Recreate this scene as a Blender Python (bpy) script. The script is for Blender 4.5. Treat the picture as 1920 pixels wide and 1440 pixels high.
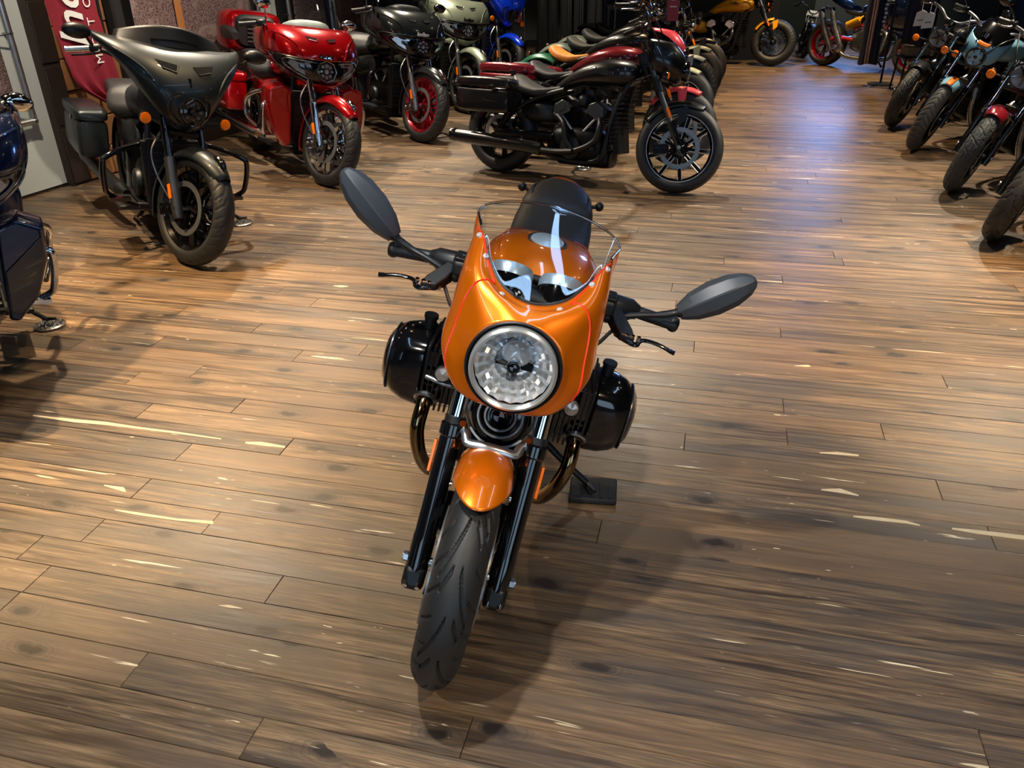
import bpy, bmesh, math, random
from math import sin, cos, pi, radians, sqrt, atan2, tan
from mathutils import Vector, Matrix

for _o in list(bpy.data.objects):
    bpy.data.objects.remove(_o)
scene = bpy.context.scene
COL = scene.collection
random.seed(7)

# ------------------------------------------------------------------ camera
CAM_H, FPX = 1.72, 1520.0
PITCH, ROLL = radians(28.73), radians(0.942)
_cr, _sr, _cp, _sp = cos(ROLL), sin(ROLL), cos(PITCH), sin(PITCH)
CM = Matrix(((1, 0, 0), (0, -_sp, _cp), (0, -_cp, -_sp))) @ Matrix(((_cr, -_sr, 0), (_sr, _cr, 0), (0, 0, 1)))
cam_data = bpy.data.cameras.new('camera')
cam_data.sensor_width = 36.0
cam_data.lens = 36.0 * FPX / 1920.0
cam_data.clip_start = 0.05
cam = bpy.data.objects.new('camera', cam_data)
COL.objects.link(cam)
cr_, cu_, cb_ = CM.col[0], -CM.col[1], -CM.col[2]
cam.matrix_world = Matrix(((cr_[0], cu_[0], cb_[0], 0), (cr_[1], cu_[1], cb_[1], 0), (cr_[2], cu_[2], cb_[2], CAM_H), (0, 0, 0, 1)))
scene.camera = cam


def ray(px, py):
    return CM @ Vector((px - 960.0, py - 720.0, FPX))


def ground(px, py, z=0.0):
    d = ray(px, py)
    return Vector((0, 0, CAM_H)) + d * ((CAM_H - z) / -d.z)


# ------------------------------------------------------------------ world, exposure
scene.view_settings.view_transform = 'Standard'
scene.view_settings.look = 'None'
scene.view_settings.gamma = 1.0
scene.view_settings.exposure = 0.12
scene.view_settings.use_curve_mapping = False
world = bpy.data.worlds.new('daylight')
scene.world = world
world.use_nodes = True
_bg = world.node_tree.nodes['Background']
_bg.inputs[0].default_value = (0.55, 0.76, 1.0, 1)
_bg.inputs[1].default_value = 2.2

# ceiling lamps: (x, y, watts, colour, cone degrees, aim x, aim y)
WARM, NEUT, COOL = (1.0, 0.67, 0.34), (1.0, 0.84, 0.64), (0.82, 0.91, 1.0)
SPOTS = [
    (-0.5, 1.42, 260, (1.0, .96, .90), 92, -0.35, 1.2, 'the orange cafe racer'),
    (-3.0, 3.7, 900, WARM, 62, -2.35, 3.45, 'the navy blue tourer'), (-2.5, 5.5, 620, (1.0, .76, .5), 80, -1.8, 4.8, 'the matte black tourer'), (-1.9, 7.2, 560, NEUT, 80, -1.3, 6.4, 'the red tourer'),
    (-1.3, 8.9, 520, NEUT, 80, -0.7, 8.1, 'the dark grey tourer'), (-0.7, 10.6, 460, NEUT, 80, -0.3, 9.8, 'the silver green tourer'), (-0.9, 5.2, 190, WARM, 70, -0.9, 4.3, 'the floor beside the matte black tourer'),
    (3.3, 4.0, 950, WARM, 58, 2.75, 3.75, 'the roadster at the right edge'), (4.1, 5.7, 560, NEUT, 80, 3.2, 5.2, 'the roadster with the red mudguard'), (4.3, 7.9, 560, NEUT, 80, 3.5, 7.2, 'the pale blue cafe racer'),
    (1.3, 7.7, 560, NEUT, 80, 1.0, 6.5, 'the satin black cruiser'), (2.0, 9.9, 540, WARM, 80, 2.2, 9.2, 'the middle row of cruisers'), (3.6, 12.0, 560, WARM, 80, 3.7, 11.4, 'the yellow bobber'), (5.6, 11.8, 330, NEUT, 80, 5.2, 12.4, 'the racing motorcycle'),
    (0.5, 12.8, 260, NEUT, 75, 0.5, 13.4, 'the clothes rack'), (-2.5, 4.6, 330, NEUT, 70, -3.7, 6.3, 'the pale board on the left wall'), (-1.6, 7.0, 300, NEUT, 76, -3.2, 8.2, 'the mural on the left wall'), (5.2, 13.9, 200, NEUT, 80, 5.4, 15.8, 'the grey back wall'),
    (1.5, -0.3, 230, (1.0, .8, .55), 70, 1.45, 1.05, 'the floor to the right of the orange cafe racer'), (-1.5, -0.3, 200, (1.0, .92, .82), 70, -1.05, 1.0, 'the floor to the left of the orange cafe racer')]
CEIL = 3.55
# long strips of LED light hung under the ceiling: (x0, y0, x1, y1)
STRIPS = [(0.70, 0.7, 1.02, 4.6), (-1.9, 0.2, -1.25, 2.8), (2.5, 1.5, 3.4, 5.1)]


# ------------------------------------------------------------------ materials
def lin(h):
    h = h.lstrip('#')
    c = [int(h[i:i + 2], 16) / 255.0 for i in (0, 2, 4)]
    return [x / 12.92 if x <= .04045 else ((x + .055) / 1.055) ** 2.4 for x in c] + [1.0]


MATS = {}


def pmat(name, col, rough=0.4, metal=0.0, coat=0.0, var=0.12, scale=30.0, bump=0.0, bscale=200.0, emit=None, estr=0.0, spec=0.5, rvar=0.0, coat_rough=.03):
    m = bpy.data.materials.new(name)
    m.use_nodes = True
    nt = m.node_tree
    n, l = nt.nodes, nt.links
    b = n['Principled BSDF']
    c = lin(col) if isinstance(col, str) else list(col) + [1.0]
    tc = n.new('ShaderNodeTexCoord')
    nz = n.new('ShaderNodeTexNoise')
    nz.inputs['Scale'].default_value = scale
    nz.inputs['Detail'].default_value = 4
    l.new(tc.outputs['Object'], nz.inputs['Vector'])
    mx = n.new('ShaderNodeMix')
    mx.data_type = 'RGBA'
    mx.inputs[6].default_value = [x * (1 - var) for x in c[:3]] + [1]
    mx.inputs[7].default_value = [min(1, x * (1 + var)) for x in c[:3]] + [1]
    l.new(nz.outputs['Fac'], mx.inputs[0])
    l.new(mx.outputs[2], b.inputs['Base Color'])
    b.inputs['Roughness'].default_value = rough
    b.inputs['Metallic'].default_value = metal
    b.inputs['Coat Weight'].default_value = coat
    b.inputs['Coat Roughness'].default_value = coat_rough
    b.inputs['Specular IOR Level'].default_value = spec
    if rvar:
        mr = n.new('ShaderNodeMapRange')
        mr.inputs['To Min'].default_value = max(.02, rough - rvar)
        mr.inputs['To Max'].default_value = rough + rvar
        l.new(nz.outputs['Fac'], mr.inputs['Value'])
        l.new(mr.outputs[0], b.inputs['Roughness'])
    if bump:
        n2 = n.new('ShaderNodeTexNoise')
        n2.inputs['Scale'].default_value = bscale
        l.new(tc.outputs['Object'], n2.inputs['Vector'])
        bp = n.new('ShaderNodeBump')
        bp.inputs['Strength'].default_value = bump
        bp.inputs['Distance'].default_value = 0.002
        l.new(n2.outputs['Fac'], bp.inputs['Height'])
        l.new(bp.outputs[0], b.inputs['Normal'])
    if emit:
        b.inputs['Emission Color'].default_value = lin(emit) if isinstance(emit, str) else list(emit) + [1]
        b.inputs['Emission Strength'].default_value = estr
    MATS[name] = m
    return m


def paint(name, col, rough=.28, metal=.35, coat=1.0):
    return pmat(name, col, rough, metal, coat, var=.06, scale=900, spec=.5)


def glass_mat(name, tint=(1, 1, 1), fres=1.3, rough=.01, cap=.3):
    """thin acrylic: transparent plus a fresnel reflection"""
    m = bpy.data.materials.new(name)
    m.use_nodes = True
    nt = m.node_tree
    n, l = nt.nodes, nt.links
    n.remove(n['Principled BSDF'])
    tr = n.new('ShaderNodeBsdfTransparent')
    tr.inputs[0].default_value = list(tint) + [1]
    gl = n.new('ShaderNodeBsdfGlossy')
    gl.inputs['Roughness'].default_value = rough
    gl.inputs['Color'].default_value = (.95, .97, 1, 1)
    fr = n.new('ShaderNodeFresnel')
    fr.inputs[0].default_value = fres
    nz = n.new('ShaderNodeTexNoise')
    nz.inputs['Scale'].default_value = 3
    mr = n.new('ShaderNodeMapRange')
    mr.inputs['To Min'].default_value = max(0, rough - .005)
    mr.inputs['To Max'].default_value = rough + .005
    l.new(nz.outputs['Fac'], mr.inputs['Value'])
    l.new(mr.outputs[0], gl.inputs['Roughness'])
    mx = n.new('ShaderNodeMixShader')
    cl = n.new('ShaderNodeMath')
    cl.operation = 'MINIMUM'
    cl.inputs[1].default_value = cap
    l.new(fr.outputs[0], cl.inputs[0])
    l.new(cl.outputs[0], mx.inputs[0])
    l.new(tr.outputs[0], mx.inputs[1])
    l.new(gl.outputs[0], mx.inputs[2])
    l.new(mx.outputs[0], n['Material Output'].inputs[0])
    MATS[name] = m
    return m


BLK = pmat('black_gloss', '0b0b0d', .12, 0, .6)
BLKM = pmat('black_satin', '111315', .42, .2, 0, rvar=.05)
BLKP = pmat('black_plastic', '15171a', .45, 0, 0, bump=.15, bscale=900)
DARKM = pmat('dark_metal', '1d1f22', .38, .85, rvar=.08)
GREYM = pmat('grey_metal', '5d6063', .35, .9, rvar=.06)
CHROME = pmat('chrome', 'd4d8dc', .07, 1.0, var=.03)
STEEL = pmat('brushed_steel', 'a9adb0', .28, 1.0, rvar=.06)
ALU = pmat('aluminium', 'bfc3c6', .3, .95, rvar=.05)
BRONZE = pmat('heated_chrome', '8a7452', .12, 1.0, var=.2, scale=9)
TYRE = pmat('tyre_rubber', '1d1f21', .52, 0, 0, var=.2, scale=14, bump=.25, bscale=500, rvar=.06)
TYREG = pmat('dusty_tyre_rubber', '3c3e3d', .65, 0, 0, var=.25, scale=18, bump=.25, bscale=500)
LEATH = pmat('black_leather', '191b1e', .48, 0, 0, bump=.5, bscale=260, rvar=.06)
GLEATH = pmat('grey_leather', '33383a', .55, 0, 0, bump=.5, bscale=260)
TAN = pmat('tan_leather', 'd07f35', .5, 0, 0, bump=.4, bscale=200)
AMBER = pmat('amber_lens', 'e06c06', .2, 0, .6, var=.35, scale=160, emit='d35a00', estr=.12)
REDL = pmat('red_lens', 'a40d10', .15, 0, .6)
WHITEP = pmat('white_paint', 'e2e4e4', .4, 0, 0, var=.04)
PAPER = pmat('tag_paper', 'c9c8c2', .7, 0, 0, var=.06)
LENS = glass_mat('clear_lens', (.97, .98, 1), 1.45)
SCREEN = glass_mat('windscreen_acrylic', (.95, .97, .98), 1.36)
GRING = pmat('satin_silver', 'a9bccb', .3, .6)
LRING = pmat('bright_silver', 'd0d4d6', .22, .7)
SMOKE = glass_mat('smoked_acrylic', (.16, .17, .18), 1.35)
TINT = glass_mat('lightly_tinted_acrylic', (.62, .64, .64), 1.3)
REFL = pmat('lamp_reflector', 'f6f6f4', .16, .68, var=.05, scale=60)
DISCM = pmat('brake_steel', '8b8f92', .32, .8, var=.25, scale=90)
MIRP = pmat('mirror_plastic', '363b42', .42, .1, bump=.1, bscale=900)
EDGE = pmat('machined_edge', 'c4c9cd', .35, .3)
LEDB = pmat('headlamp_black', '0d0e10', .15, .3, .8)
LEDC = pmat('headlamp_cells', 'a4a9ae', .15, .45, .5, var=.4, scale=80)
LEDK = pmat('dark_headlamp_cells', '2e3236', .12, .6, .8, var=.3, scale=80)
SLOT = pmat('intake_black', '050506', .85, spec=.1)


# ------------------------------------------------------------------ mesh helpers
def V(*a):
    return Vector(a)


def spline(pts, n=8, closed=False):
    pts = [Vector(p) for p in pts]
    out = []
    N = len(pts)
    R = range(N if closed else N - 1)
    for i in R:
        if closed:
            p0, p1, p2, p3 = pts[(i - 1) % N], pts[i], pts[(i + 1) % N], pts[(i + 2) % N]
        else:
            p1, p2 = pts[i], pts[i + 1]
            p0 = pts[i - 1] if i > 0 else p1 * 2 - p2
            p3 = pts[i + 2] if i + 2 < N else p2 * 2 - p1
        for k in range(n):
            t = k / n
            out.append(0.5 * ((2 * p1) + (p2 - p0) * t + (2 * p0 - 5 * p1 + 4 * p2 - p3) * t * t + (3 * p1 - p0 - 3 * p2 + p3) * t ** 3))
    if not closed:
        out.append(pts[-1].copy())
    return out


def interp(tab, x):
    """linear table lookup, tab = [(x, a, b, ...)]"""
    if x <= tab[0][0]:
        return tab[0][1:]
    for a, b in zip(tab, tab[1:]):
        if x <= b[0]:
            t = (x - a[0]) / (b[0] - a[0])
            return tuple(p + (q - p) * t for p, q in zip(a[1:], b[1:]))
    return tab[-1][1:]


class MB:
    def __init__(s):
        s.v, s.f = [], []

    def add(s, vs, fs):
        o = len(s.v)
        s.v += [Vector(p) for p in vs]
        s.f += [tuple(i + o for i in f) for f in fs]
        return s

    def box(s, c, d, rot=None, top=(1, 1)):
        """box centre c, full size d; top = scale of the upper face in x, y"""
        vs = []
        for z in (-1, 1):
            kx, ky = top if z > 0 else (1, 1)
            for x, y in ((-1, -1), (1, -1), (1, 1), (-1, 1)):
                p = Vector((x * d[0] / 2 * kx, y * d[1] / 2 * ky, z * d[2] / 2))
                vs.append((rot @ p if rot else p) + Vector(c))
        return s.add(vs, [(3, 2, 1, 0), (4, 5, 6, 7), (0, 1, 5, 4), (1, 2, 6, 5), (2, 3, 7, 6), (3, 0, 4, 7)])

    def tube(s, pts, r, n=10, closed=False, caps=True, flat=1.0, up=None):
        pts = [Vector(p) for p in pts]
        N = len(pts)
        rr = r if isinstance(r, (list, tuple)) else [r] * N
        if len(rr) != N:
            rr = [rr[0] + (rr[-1] - rr[0]) * i / (N - 1) if len(rr) == 2 else rr[min(len(rr) - 1, int(i * len(rr) / N))] for i in range(N)]
        vs, fs = [], []
        ref = None
        for i in range(N):
            a = pts[(i - 1) % N] if (closed or i > 0) else pts[0]
            b = pts[(i + 1) % N] if (closed or i < N - 1) else pts[-1]
            t = (b - a)
            t = t.normalized() if t.length > 1e-9 else Vector((0, 0, 1))
            if ref is None:
                ref = Vector(up) if up else (Vector((0, 0, 1)) if abs(t.z) < .9 else Vector((1, 0, 0)))
            u = ref - t * ref.dot(t)
            u = u.normalized() if u.length > 1e-6 else t.orthogonal().normalized()
            if not up:
                ref = u
            w = t.cross(u)
            for k in range(n):
                an = 2 * pi * k / n
                vs.append(pts[i] + (w * cos(an) + u * sin(an) * flat) * rr[i])
        M_ = N if closed else N - 1
        for i in range(M_):
            for k in range(n):
                a0, a1 = i * n + k, i * n + (k + 1) % n
                b0, b1 = ((i + 1) % N) * n + k, ((i + 1) % N) * n + (k + 1) % n
                fs.append((a0, a1, b1, b0))
        if caps and not closed:
            fs.append(tuple(range(n - 1, -1, -1)))
            fs.append(tuple((N - 1) * n + k for k in range(n)))
        return s.add(vs, fs)

    def cyl(s, a, b, r, r2=None, n=20):
        return s.tube([a, b], [r, r if r2 is None else r2], n)

    def lathe(s, prof, o=(0, 0, 0), ax=(0, 1, 0), n=32, closed=False, a0=0, a1=2 * pi, caps=False):
        """prof = [(radius, height along axis)]"""
        ax = Vector(ax).normalized()
        u = Vector((1, 0, 0)) if abs(ax.x) < .9 else Vector((0, 0, 1))
        u = (u - ax * u.dot(ax)).normalized()
        w = ax.cross(u)
        full = abs(a1 - a0 - 2 * pi) < 1e-6
        m = n if full else n + 1
        vs = []
        for i in range(m):
            an = a0 + (a1 - a0) * i / n
            d = u * cos(an) + w * sin(an)
            for r, h in prof:
                vs.append(Vector(o) + d * r + ax * h)
        P = len(prof)
        fs = []
        for i in range(n):
            j = (i + 1) % m
            for k in range(P if closed else P - 1):
                k2 = (k + 1) % P
                fs.append((i * P + k, j * P + k, j * P + k2, i * P + k2))
        if not full and caps:
            fs.append(tuple(range(P)))
            fs.append(tuple((m - 1) * P + k for k in reversed(range(P))))
        return s.add(vs, fs)

    def loft(s, secs, caps=True, closed=True):
        N = len(secs[0])
        vs = [p for q in secs for p in q]
        fs = []
        for i in range(len(secs) - 1):
            for k in range(N if closed else N - 1):
                k2 = (k + 1) % N
                fs.append((i * N + k, i * N + k2, (i + 1) * N + k2, (i + 1) * N + k))
        if caps and closed:
            fs.append(tuple(range(N - 1, -1, -1)))
            fs.append(tuple((len(secs) - 1) * N + k for k in range(N)))
        return s.add(vs, fs)

    def sloft(s, st, n=24, res=4, yoff=0.0):
        """stations (x, zc, half width, half height up, half height down, exponent) lofted as superellipses, smoothed"""
        tab = [Vector(q[:3]) for q in st]
        k = res
        full = []
        for i in range(len(st) - 1):
            for j in range(k):
                t = j / k
                t2 = t
                p0 = st[max(0, i - 1)]
                p3 = st[min(len(st) - 1, i + 2)]
                row = []
                for c in range(6):
                    a, b, c0, d = p0[c], st[i][c], st[i + 1][c], p3[c]
                    row.append(0.5 * (2 * b + (c0 - a) * t2 + (2 * a - 5 * b + 4 * c0 - d) * t2 * t2 + (3 * b - a - 3 * c0 + d) * t2 ** 3))
                full.append(row)
        full.append(list(st[-1]))
        secs = []
        for x, zc, hw, hu, hd, e in full:
            sec = []
            for q in range(n):
                an = 2 * pi * q / n
                cs, sn = cos(an), sin(an)
                y = hw * math.copysign(abs(cs) ** (2 / e), cs)
                z = (hu if sn >= 0 else hd) * math.copysign(abs(sn) ** (2 / e), sn)
                sec.append(Vector((x, y + yoff, zc + z)))
            secs.append(sec)
        return s.loft(secs)

    def ell(s, c, r, nu=20, nv=12, rot=None):
        vs, fs = [], []
        for i in range(nv + 1):
            a = -pi / 2 + pi * i / nv
            for j in range(nu):
                b = 2 * pi * j / nu
                p = Vector((r[0] * cos(a) * cos(b), r[1] * cos(a) * sin(b), r[2] * sin(a)))
                vs.append((rot @ p if rot else p) + Vector(c))
        for i in range(nv):
            for j in range(nu):
                j2 = (j + 1) % nu
                fs.append((i * nu + j, i * nu + j2, (i + 1) * nu + j2, (i + 1) * nu + j))
        return s.add(vs, fs)

    def prism(s, poly, o, u, v, w):
        """polygon in the (u, v) plane at o, extruded by vector w"""
        o, u, v, w = Vector(o), Vector(u), Vector(v), Vector(w)
        a = [o + u * p[0] + v * p[1] for p in poly]
        N = len(a)
        return s.add(a + [p + w for p in a], [tuple(range(N - 1, -1, -1)), tuple(N + i for i in range(N))] + [(i, (i + 1) % N, N + (i + 1) % N, N + i) for i in range(N)])

    def grid(s, fn, nu, nv):
        vs = [fn(i / nu, j / nv) for i in range(nu + 1) for j in range(nv + 1)]
        fs = [(i * (nv + 1) + j, (i + 1) * (nv + 1) + j, (i + 1) * (nv + 1) + j + 1, i * (nv + 1) + j + 1) for i in range(nu) for j in range(nv)]
        return s.add(vs, fs)

    def xf(s, m):
        s.v = [m @ p for p in s.v]
        return s

    def build(s, name, mat, parent=None, bevel=0.0, solid=0.0, sub=0, angle=38, off=0.0):
        me = bpy.data.meshes.new(name)
        me.from_pydata([tuple(p) for p in s.v], [], s.f)
        bm = bmesh.new()
        bm.from_mesh(me)
        bmesh.ops.remove_doubles(bm, verts=bm.verts, dist=1e-6)
        bmesh.ops.recalc_face_normals(bm, faces=bm.faces)
        bm.to_mesh(me)
        bm.free()
        me.shade_smooth()
        me.set_sharp_from_angle(angle=radians(angle))
        me.materials.append(mat)
        o = bpy.data.objects.new(name, me)
        COL.objects.link(o)
        if parent is not None:
            o.parent = parent
        if solid:
            md = o.modifiers.new('thickness', 'SOLIDIFY')
            md.thickness = solid
            md.offset = off
        if bevel:
            md = o.modifiers.new('bevel', 'BEVEL')
            md.width = bevel
            md.segments = 3
            md.limit_method = 'ANGLE'
            md.harden_normals = False
        if sub:
            md = o.modifiers.new('subdivision', 'SUBSURF')
            md.levels = md.render_levels = sub
        return o


def tag(o, label, cat, group=None):
    o['label'] = label
    o['category'] = cat
    if group:
        o['group'] = group
    return o


def struct(o):
    o['kind'] = 'structure'
    return o


def empty(name, loc, rot=None):
    o = bpy.data.objects.new(name, None)
    o.empty_display_size = .1
    COL.objects.link(o)
    if rot is not None:
        o.matrix_world = Matrix.Translation(loc) @ rot.to_4x4()
    else:
        o.location = loc
    return o


def text_mesh(txt, size, depth=.002, shear=0.0, bold=0.0):
    cu = bpy.data.curves.new('lettering', 'FONT')
    cu.body = txt
    cu.size = size
    cu.extrude = depth
    cu.shear = shear
    cu.offset = bold
    cu.align_x = 'CENTER'
    cu.align_y = 'CENTER'
    cu.resolution_u = 3
    to = bpy.data.objects.new('lettering', cu)
    COL.objects.link(to)
    dg = bpy.context.evaluated_depsgraph_get()
    me = to.evaluated_get(dg).to_mesh()
    mb = MB()
    mb.add([v.co.copy() for v in me.vertices], [tuple(p.vertices) for p in me.polygons])
    to.evaluated_get(dg).to_mesh_clear()
    bpy.data.objects.remove(to)
    bpy.data.curves.remove(cu)
    return mb


def basis(o, r, u):
    """matrix with x axis r, y axis u (re-orthogonalised), origin o"""
    r = Vector(r).normalized()
    u = Vector(u)
    u = (u - r * u.dot(r)).normalized()
    n = r.cross(u)
    return Matrix(((r.x, u.x, n.x, o[0]), (r.y, u.y, n.y, o[1]), (r.z, u.z, n.z, o[2]), (0, 0, 0, 1)))


# ------------------------------------------------------------------ floor of wooden planks
def wood_floor_mat():
    m = bpy.data.materials.new('worn_wood_planks')
    m.use_nodes = True
    nt = m.node_tree
    n, l = nt.nodes, nt.links
    b = n['Principled BSDF']
    tc = n.new('ShaderNodeTexCoord')
    rt = n.new('ShaderNodeMapping')
    rt.inputs['Rotation'].default_value = (0, 0, radians(14.18))
    l.new(tc.outputs['Object'], rt.inputs['Vector'])
    at = n.new('ShaderNodeAttribute')
    at.attribute_name = 'pid'
    mu = n.new('ShaderNodeVectorMath')
    mu.operation = 'MULTIPLY_ADD'
    l.new(at.outputs['Vector'], mu.inputs[0])
    mu.inputs[1].default_value = (31.7, 13.1, 7.7)
    l.new(rt.outputs[0], mu.inputs[2])

    def mp(sx, sy):
        q = n.new('ShaderNodeMapping')
        q.inputs['Scale'].default_value = (sx, sy, 1)
        l.new(mu.outputs[0], q.inputs['Vector'])
        return q

    def noise(sx, sy, det=5, dist=0.0, rough=.55):
        q = n.new('ShaderNodeTexNoise')
        q.inputs['Scale'].default_value = 1
        q.inputs['Detail'].default_value = det
        q.inputs['Distortion'].default_value = dist
        q.inputs['Roughness'].default_value = rough
        l.new(mp(sx, sy).outputs[0], q.inputs['Vector'])
        return q.outputs['Fac']

    def rng(src, a, c, lo=0.0, hi=1.0):
        q = n.new('ShaderNodeMapRange')
        q.inputs['From Min'].default_value = a
        q.inputs['From Max'].default_value = c
        q.inputs['To Min'].default_value = lo
        q.inputs['To Max'].default_value = hi
        l.new(src, q.inputs['Value'])
        return q.outputs[0]

    def mix(fac, c1, c2, mode='MIX'):
        q = n.new('ShaderNodeMix')
        q.data_type = 'RGBA'
        q.blend_type = mode
        for i, c in ((6, c1), (7, c2)):
            if isinstance(c, str):
                q.inputs[i].default_value = lin(c)
            else:
                l.new(c, q.inputs[i])
        if isinstance(fac, float):
            q.inputs[0].default_value = fac
        else:
            l.new(fac, q.inputs[0])
        return q.outputs[2]

    def math_(op, a, c):
        q = n.new('ShaderNodeMath')
        q.operation = op
        for i, s in ((0, a), (1, c)):
            if isinstance(s, (int, float)):
                q.inputs[i].default_value = s
            else:
                l.new(s, q.inputs[i])
        return q.outputs[0]

    grain = noise(1.6, 34, 7, 1.2)
    fine = noise(9, 260, 4)
    blot = noise(1.3, 5.5, 4, .6)
    col = mix(rng(grain, .36, .62), '3b2e23', '8f7556')
    col = mix(rng(fine, .42, .62, 0, .6), col, '33281f')
    col = mix(rng(blot, .44, .62, 0, .75), col, '4a433d')
    # per plank tone
    sep = n.new('ShaderNodeSeparateXYZ')
    l.new(at.outputs['Vector'], sep.inputs[0])
    col = mix(rng(sep.outputs[0], 0, 1, 0, .45), col, mix(1.0, col, 'a3988f', 'MULTIPLY'))
    col = mix(rng(sep.outputs[1], .5, 1, 0, .35), col, '8a6d4e')
    # knots
    vo = n.new('ShaderNodeTexVoronoi')
    vo.inputs['Scale'].default_value = 1
    vo.voronoi_dimensions = '2D'
    wob = n.new('ShaderNodeVectorMath')
    wob.operation = 'MULTIPLY_ADD'
    nzv = n.new('ShaderNodeTexNoise')
    nzv.inputs['Scale'].default_value = 14
    l.new(mu.outputs[0], nzv.inputs['Vector'])
    l.new(nzv.outputs['Color'], wob.inputs[0])
    wob.inputs[1].default_value = (.25, .3, 0)
    l.new(mp(3.4, 7.5).outputs[0], wob.inputs[2])
    l.new(wob.outputs[0], vo.inputs['Vector'])
    vs = n.new('ShaderNodeSeparateColor')
    l.new(vo.outputs['Color'], vs.inputs[0])
    sel = rng(vs.outputs[0], .74, .80)
    kn = math_('MULTIPLY', rng(vo.outputs['Distance'], .17, .09), sel)
    halo = math_('MULTIPLY', rng(vo.outputs['Distance'], .5, .1), sel)
    col = mix(math_('MULTIPLY', halo, .5), col, '3f3934')
    col = mix(math_('MULTIPLY', kn, .9), col, '1f1813')
    rings = n.new('ShaderNodeMath')
    rings.operation = 'SINE'
    l.new(math_('MULTIPLY', vo.outputs['Distance'], 85), rings.inputs[0])
    col = mix(math_('MULTIPLY', math_('MULTIPLY', rng(rings.outputs[0], .2, 1.0), rng(vo.outputs['Distance'], .42, .15)), math_('MULTIPLY', sel, .45)), col, '2b221b')
    # bare pale scrapes along the grain
    sc1 = rng(noise(3.2, 60, 3, .4), .66, .68)
    sc2 = rng(noise(.8, 2.2, 2), .54, .60)
    scr = math_('MULTIPLY', sc1, sc2)
    sc3 = math_('MULTIPLY', rng(noise(14, 70, 2), .71, .75), rng(noise(1.1, 3.1, 2), .5, .6))
    col = mix(math_('MULTIPLY', math_('MAXIMUM', scr, sc3), .95), col, 'd8c9a8')
    l.new(col, b.inputs['Base Color'])
    rg = rng(grain, .3, .7, .34, .5)
    l.new(rg, b.inputs['Roughness'])
    b.inputs['Specular IOR Level'].default_value = .5
    bp = n.new('ShaderNodeBump')
    bp.inputs['Strength'].default_value = .22
    bp.inputs['Distance'].default_value = .0015
    l.new(math_('ADD', fine, grain), bp.inputs['Height'])
    l.new(bp.outputs[0], b.inputs['Normal'])
    return m


WOODF = wood_floor_mat()
PA = radians(-14.18)
PD, PN = Vector((cos(PA), sin(PA), 0)), Vector((-sin(PA), cos(PA), 0))
ROW0, ROWW = 1.0793, 0.12245

fl = MB().box((1.5, 8.0, -.06), (19, 24, .08)).build('floor', pmat('subfloor', '17120e', .8))
struct(fl)
fl['label'] = 'worn brown wooden plank floor of the showroom'

_seams = {}
for (x0, y0, x1, y1) in ((412, 962, 375, 1003), (196, 975, 150, 1015), (533, 1079, 494, 1131), (279, 902, 242, 936), (1836, 1370, 1855, 1440), (1466, 741, 1470, 766),
                         (1474, 800, 1477, 828), (549, 825, 521, 855), (454, 754, 427, 778), (1463, 615, 1464, 631), (36, 1112, 0, 1145), (886, 1345, 862, 1422), (357, 836, 340, 850),
                         (480, 614, 462, 632), (372, 693, 350, 712), (560, 665, 540, 684), (1301, 640, 1302, 660)):
    p = ground((x0 + x1) / 2, (y0 + y1) / 2)
    k = int(math.floor((p.dot(PN) - ROW0) / ROWW))
    _seams.setdefault(k, []).append(p.dot(PD))
planks = []
rnd = random.Random(11)
for k in range(-9, 126):
    n0 = ROW0 + k * ROWW
    nc = n0 + ROWW / 2
    c = -.25 * nc
    lo, hi = c - (.72 * nc + 2.4), c + (.72 * nc + 2.4)
    cuts = sorted(_seams.get(k, []))
    t = lo - rnd.random() * 1.5
    xs = [t]
    while xs[-1] < hi:
        t = xs[-1] + rnd.uniform(2.2, 4.8)
        for q in cuts:
            if xs[-1] + .4 < q < t + .7:
                t = q
                break
        xs.append(t)
    for a, b_ in zip(xs, xs[1:]):
        mid = PD * ((a + b_) / 2) + PN * nc
        ra = PD * max(a, min(b_, 0)) + PN * nc
        planks.append((mid.length * .5 + ra.length, a, b_, n0, n0 + ROWW))
planks.sort()


def plank_geo(a, b_, n0, n1):
    g, e, z = .0006, .0013, -.02
    tz = rnd.uniform(-.0012, 0)
    P = lambda t, n_, zz: PD * t + PN * n_ + Vector((0, 0, zz))
    A = [(a + g, n0 + g), (b_ - g, n0 + g), (b_ - g, n1 - g), (a + g, n1 - g)]
    Bq = [(a + g + e, n0 + g + e), (b_ - g - e, n0 + g + e), (b_ - g - e, n1 - g - e), (a + g + e, n1 - g - e)]
    vs = [P(t, q, z) for t, q in A] + [P(t, q, tz - .0022) for t, q in A] + [P(t, q, tz) for t, q in Bq]
    fs = [(8, 9, 10, 11)]
    for i in range(4):
        j = (i + 1) % 4
        fs += [(i, j, 4 + j, 4 + i), (4 + i, 4 + j, 8 + j, 8 + i)]
    return vs, fs


def put_planks(name, items, parent):
    vs, fs, ids = [], [], []
    for _, a, b_, n0, n1 in items:
        v_, f_ = plank_geo(a, b_, n0, n1)
        o = len(vs)
        vs += v_
        fs += [tuple(i + o for i in q) for q in f_]
        r3 = (rnd.random(), rnd.random(), rnd.random())
        ids += [r3] * len(v_)
    me = bpy.data.meshes.new(name)
    me.from_pydata([tuple(p) for p in vs], [], fs)
    at = me.attributes.new('pid', 'FLOAT_VECTOR', 'POINT')
    at.data.foreach_set('vector', [c for r in ids for c in r])
    me.materials.append(WOODF)
    o = bpy.data.objects.new(name, me)
    COL.objects.link(o)
    o.parent = parent
    return o


for it in planks[:300]:
    put_planks('plank', [it], fl)
rest = put_planks('far_planks', planks[300:], fl)
rest['kind'] = 'stuff'
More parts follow.
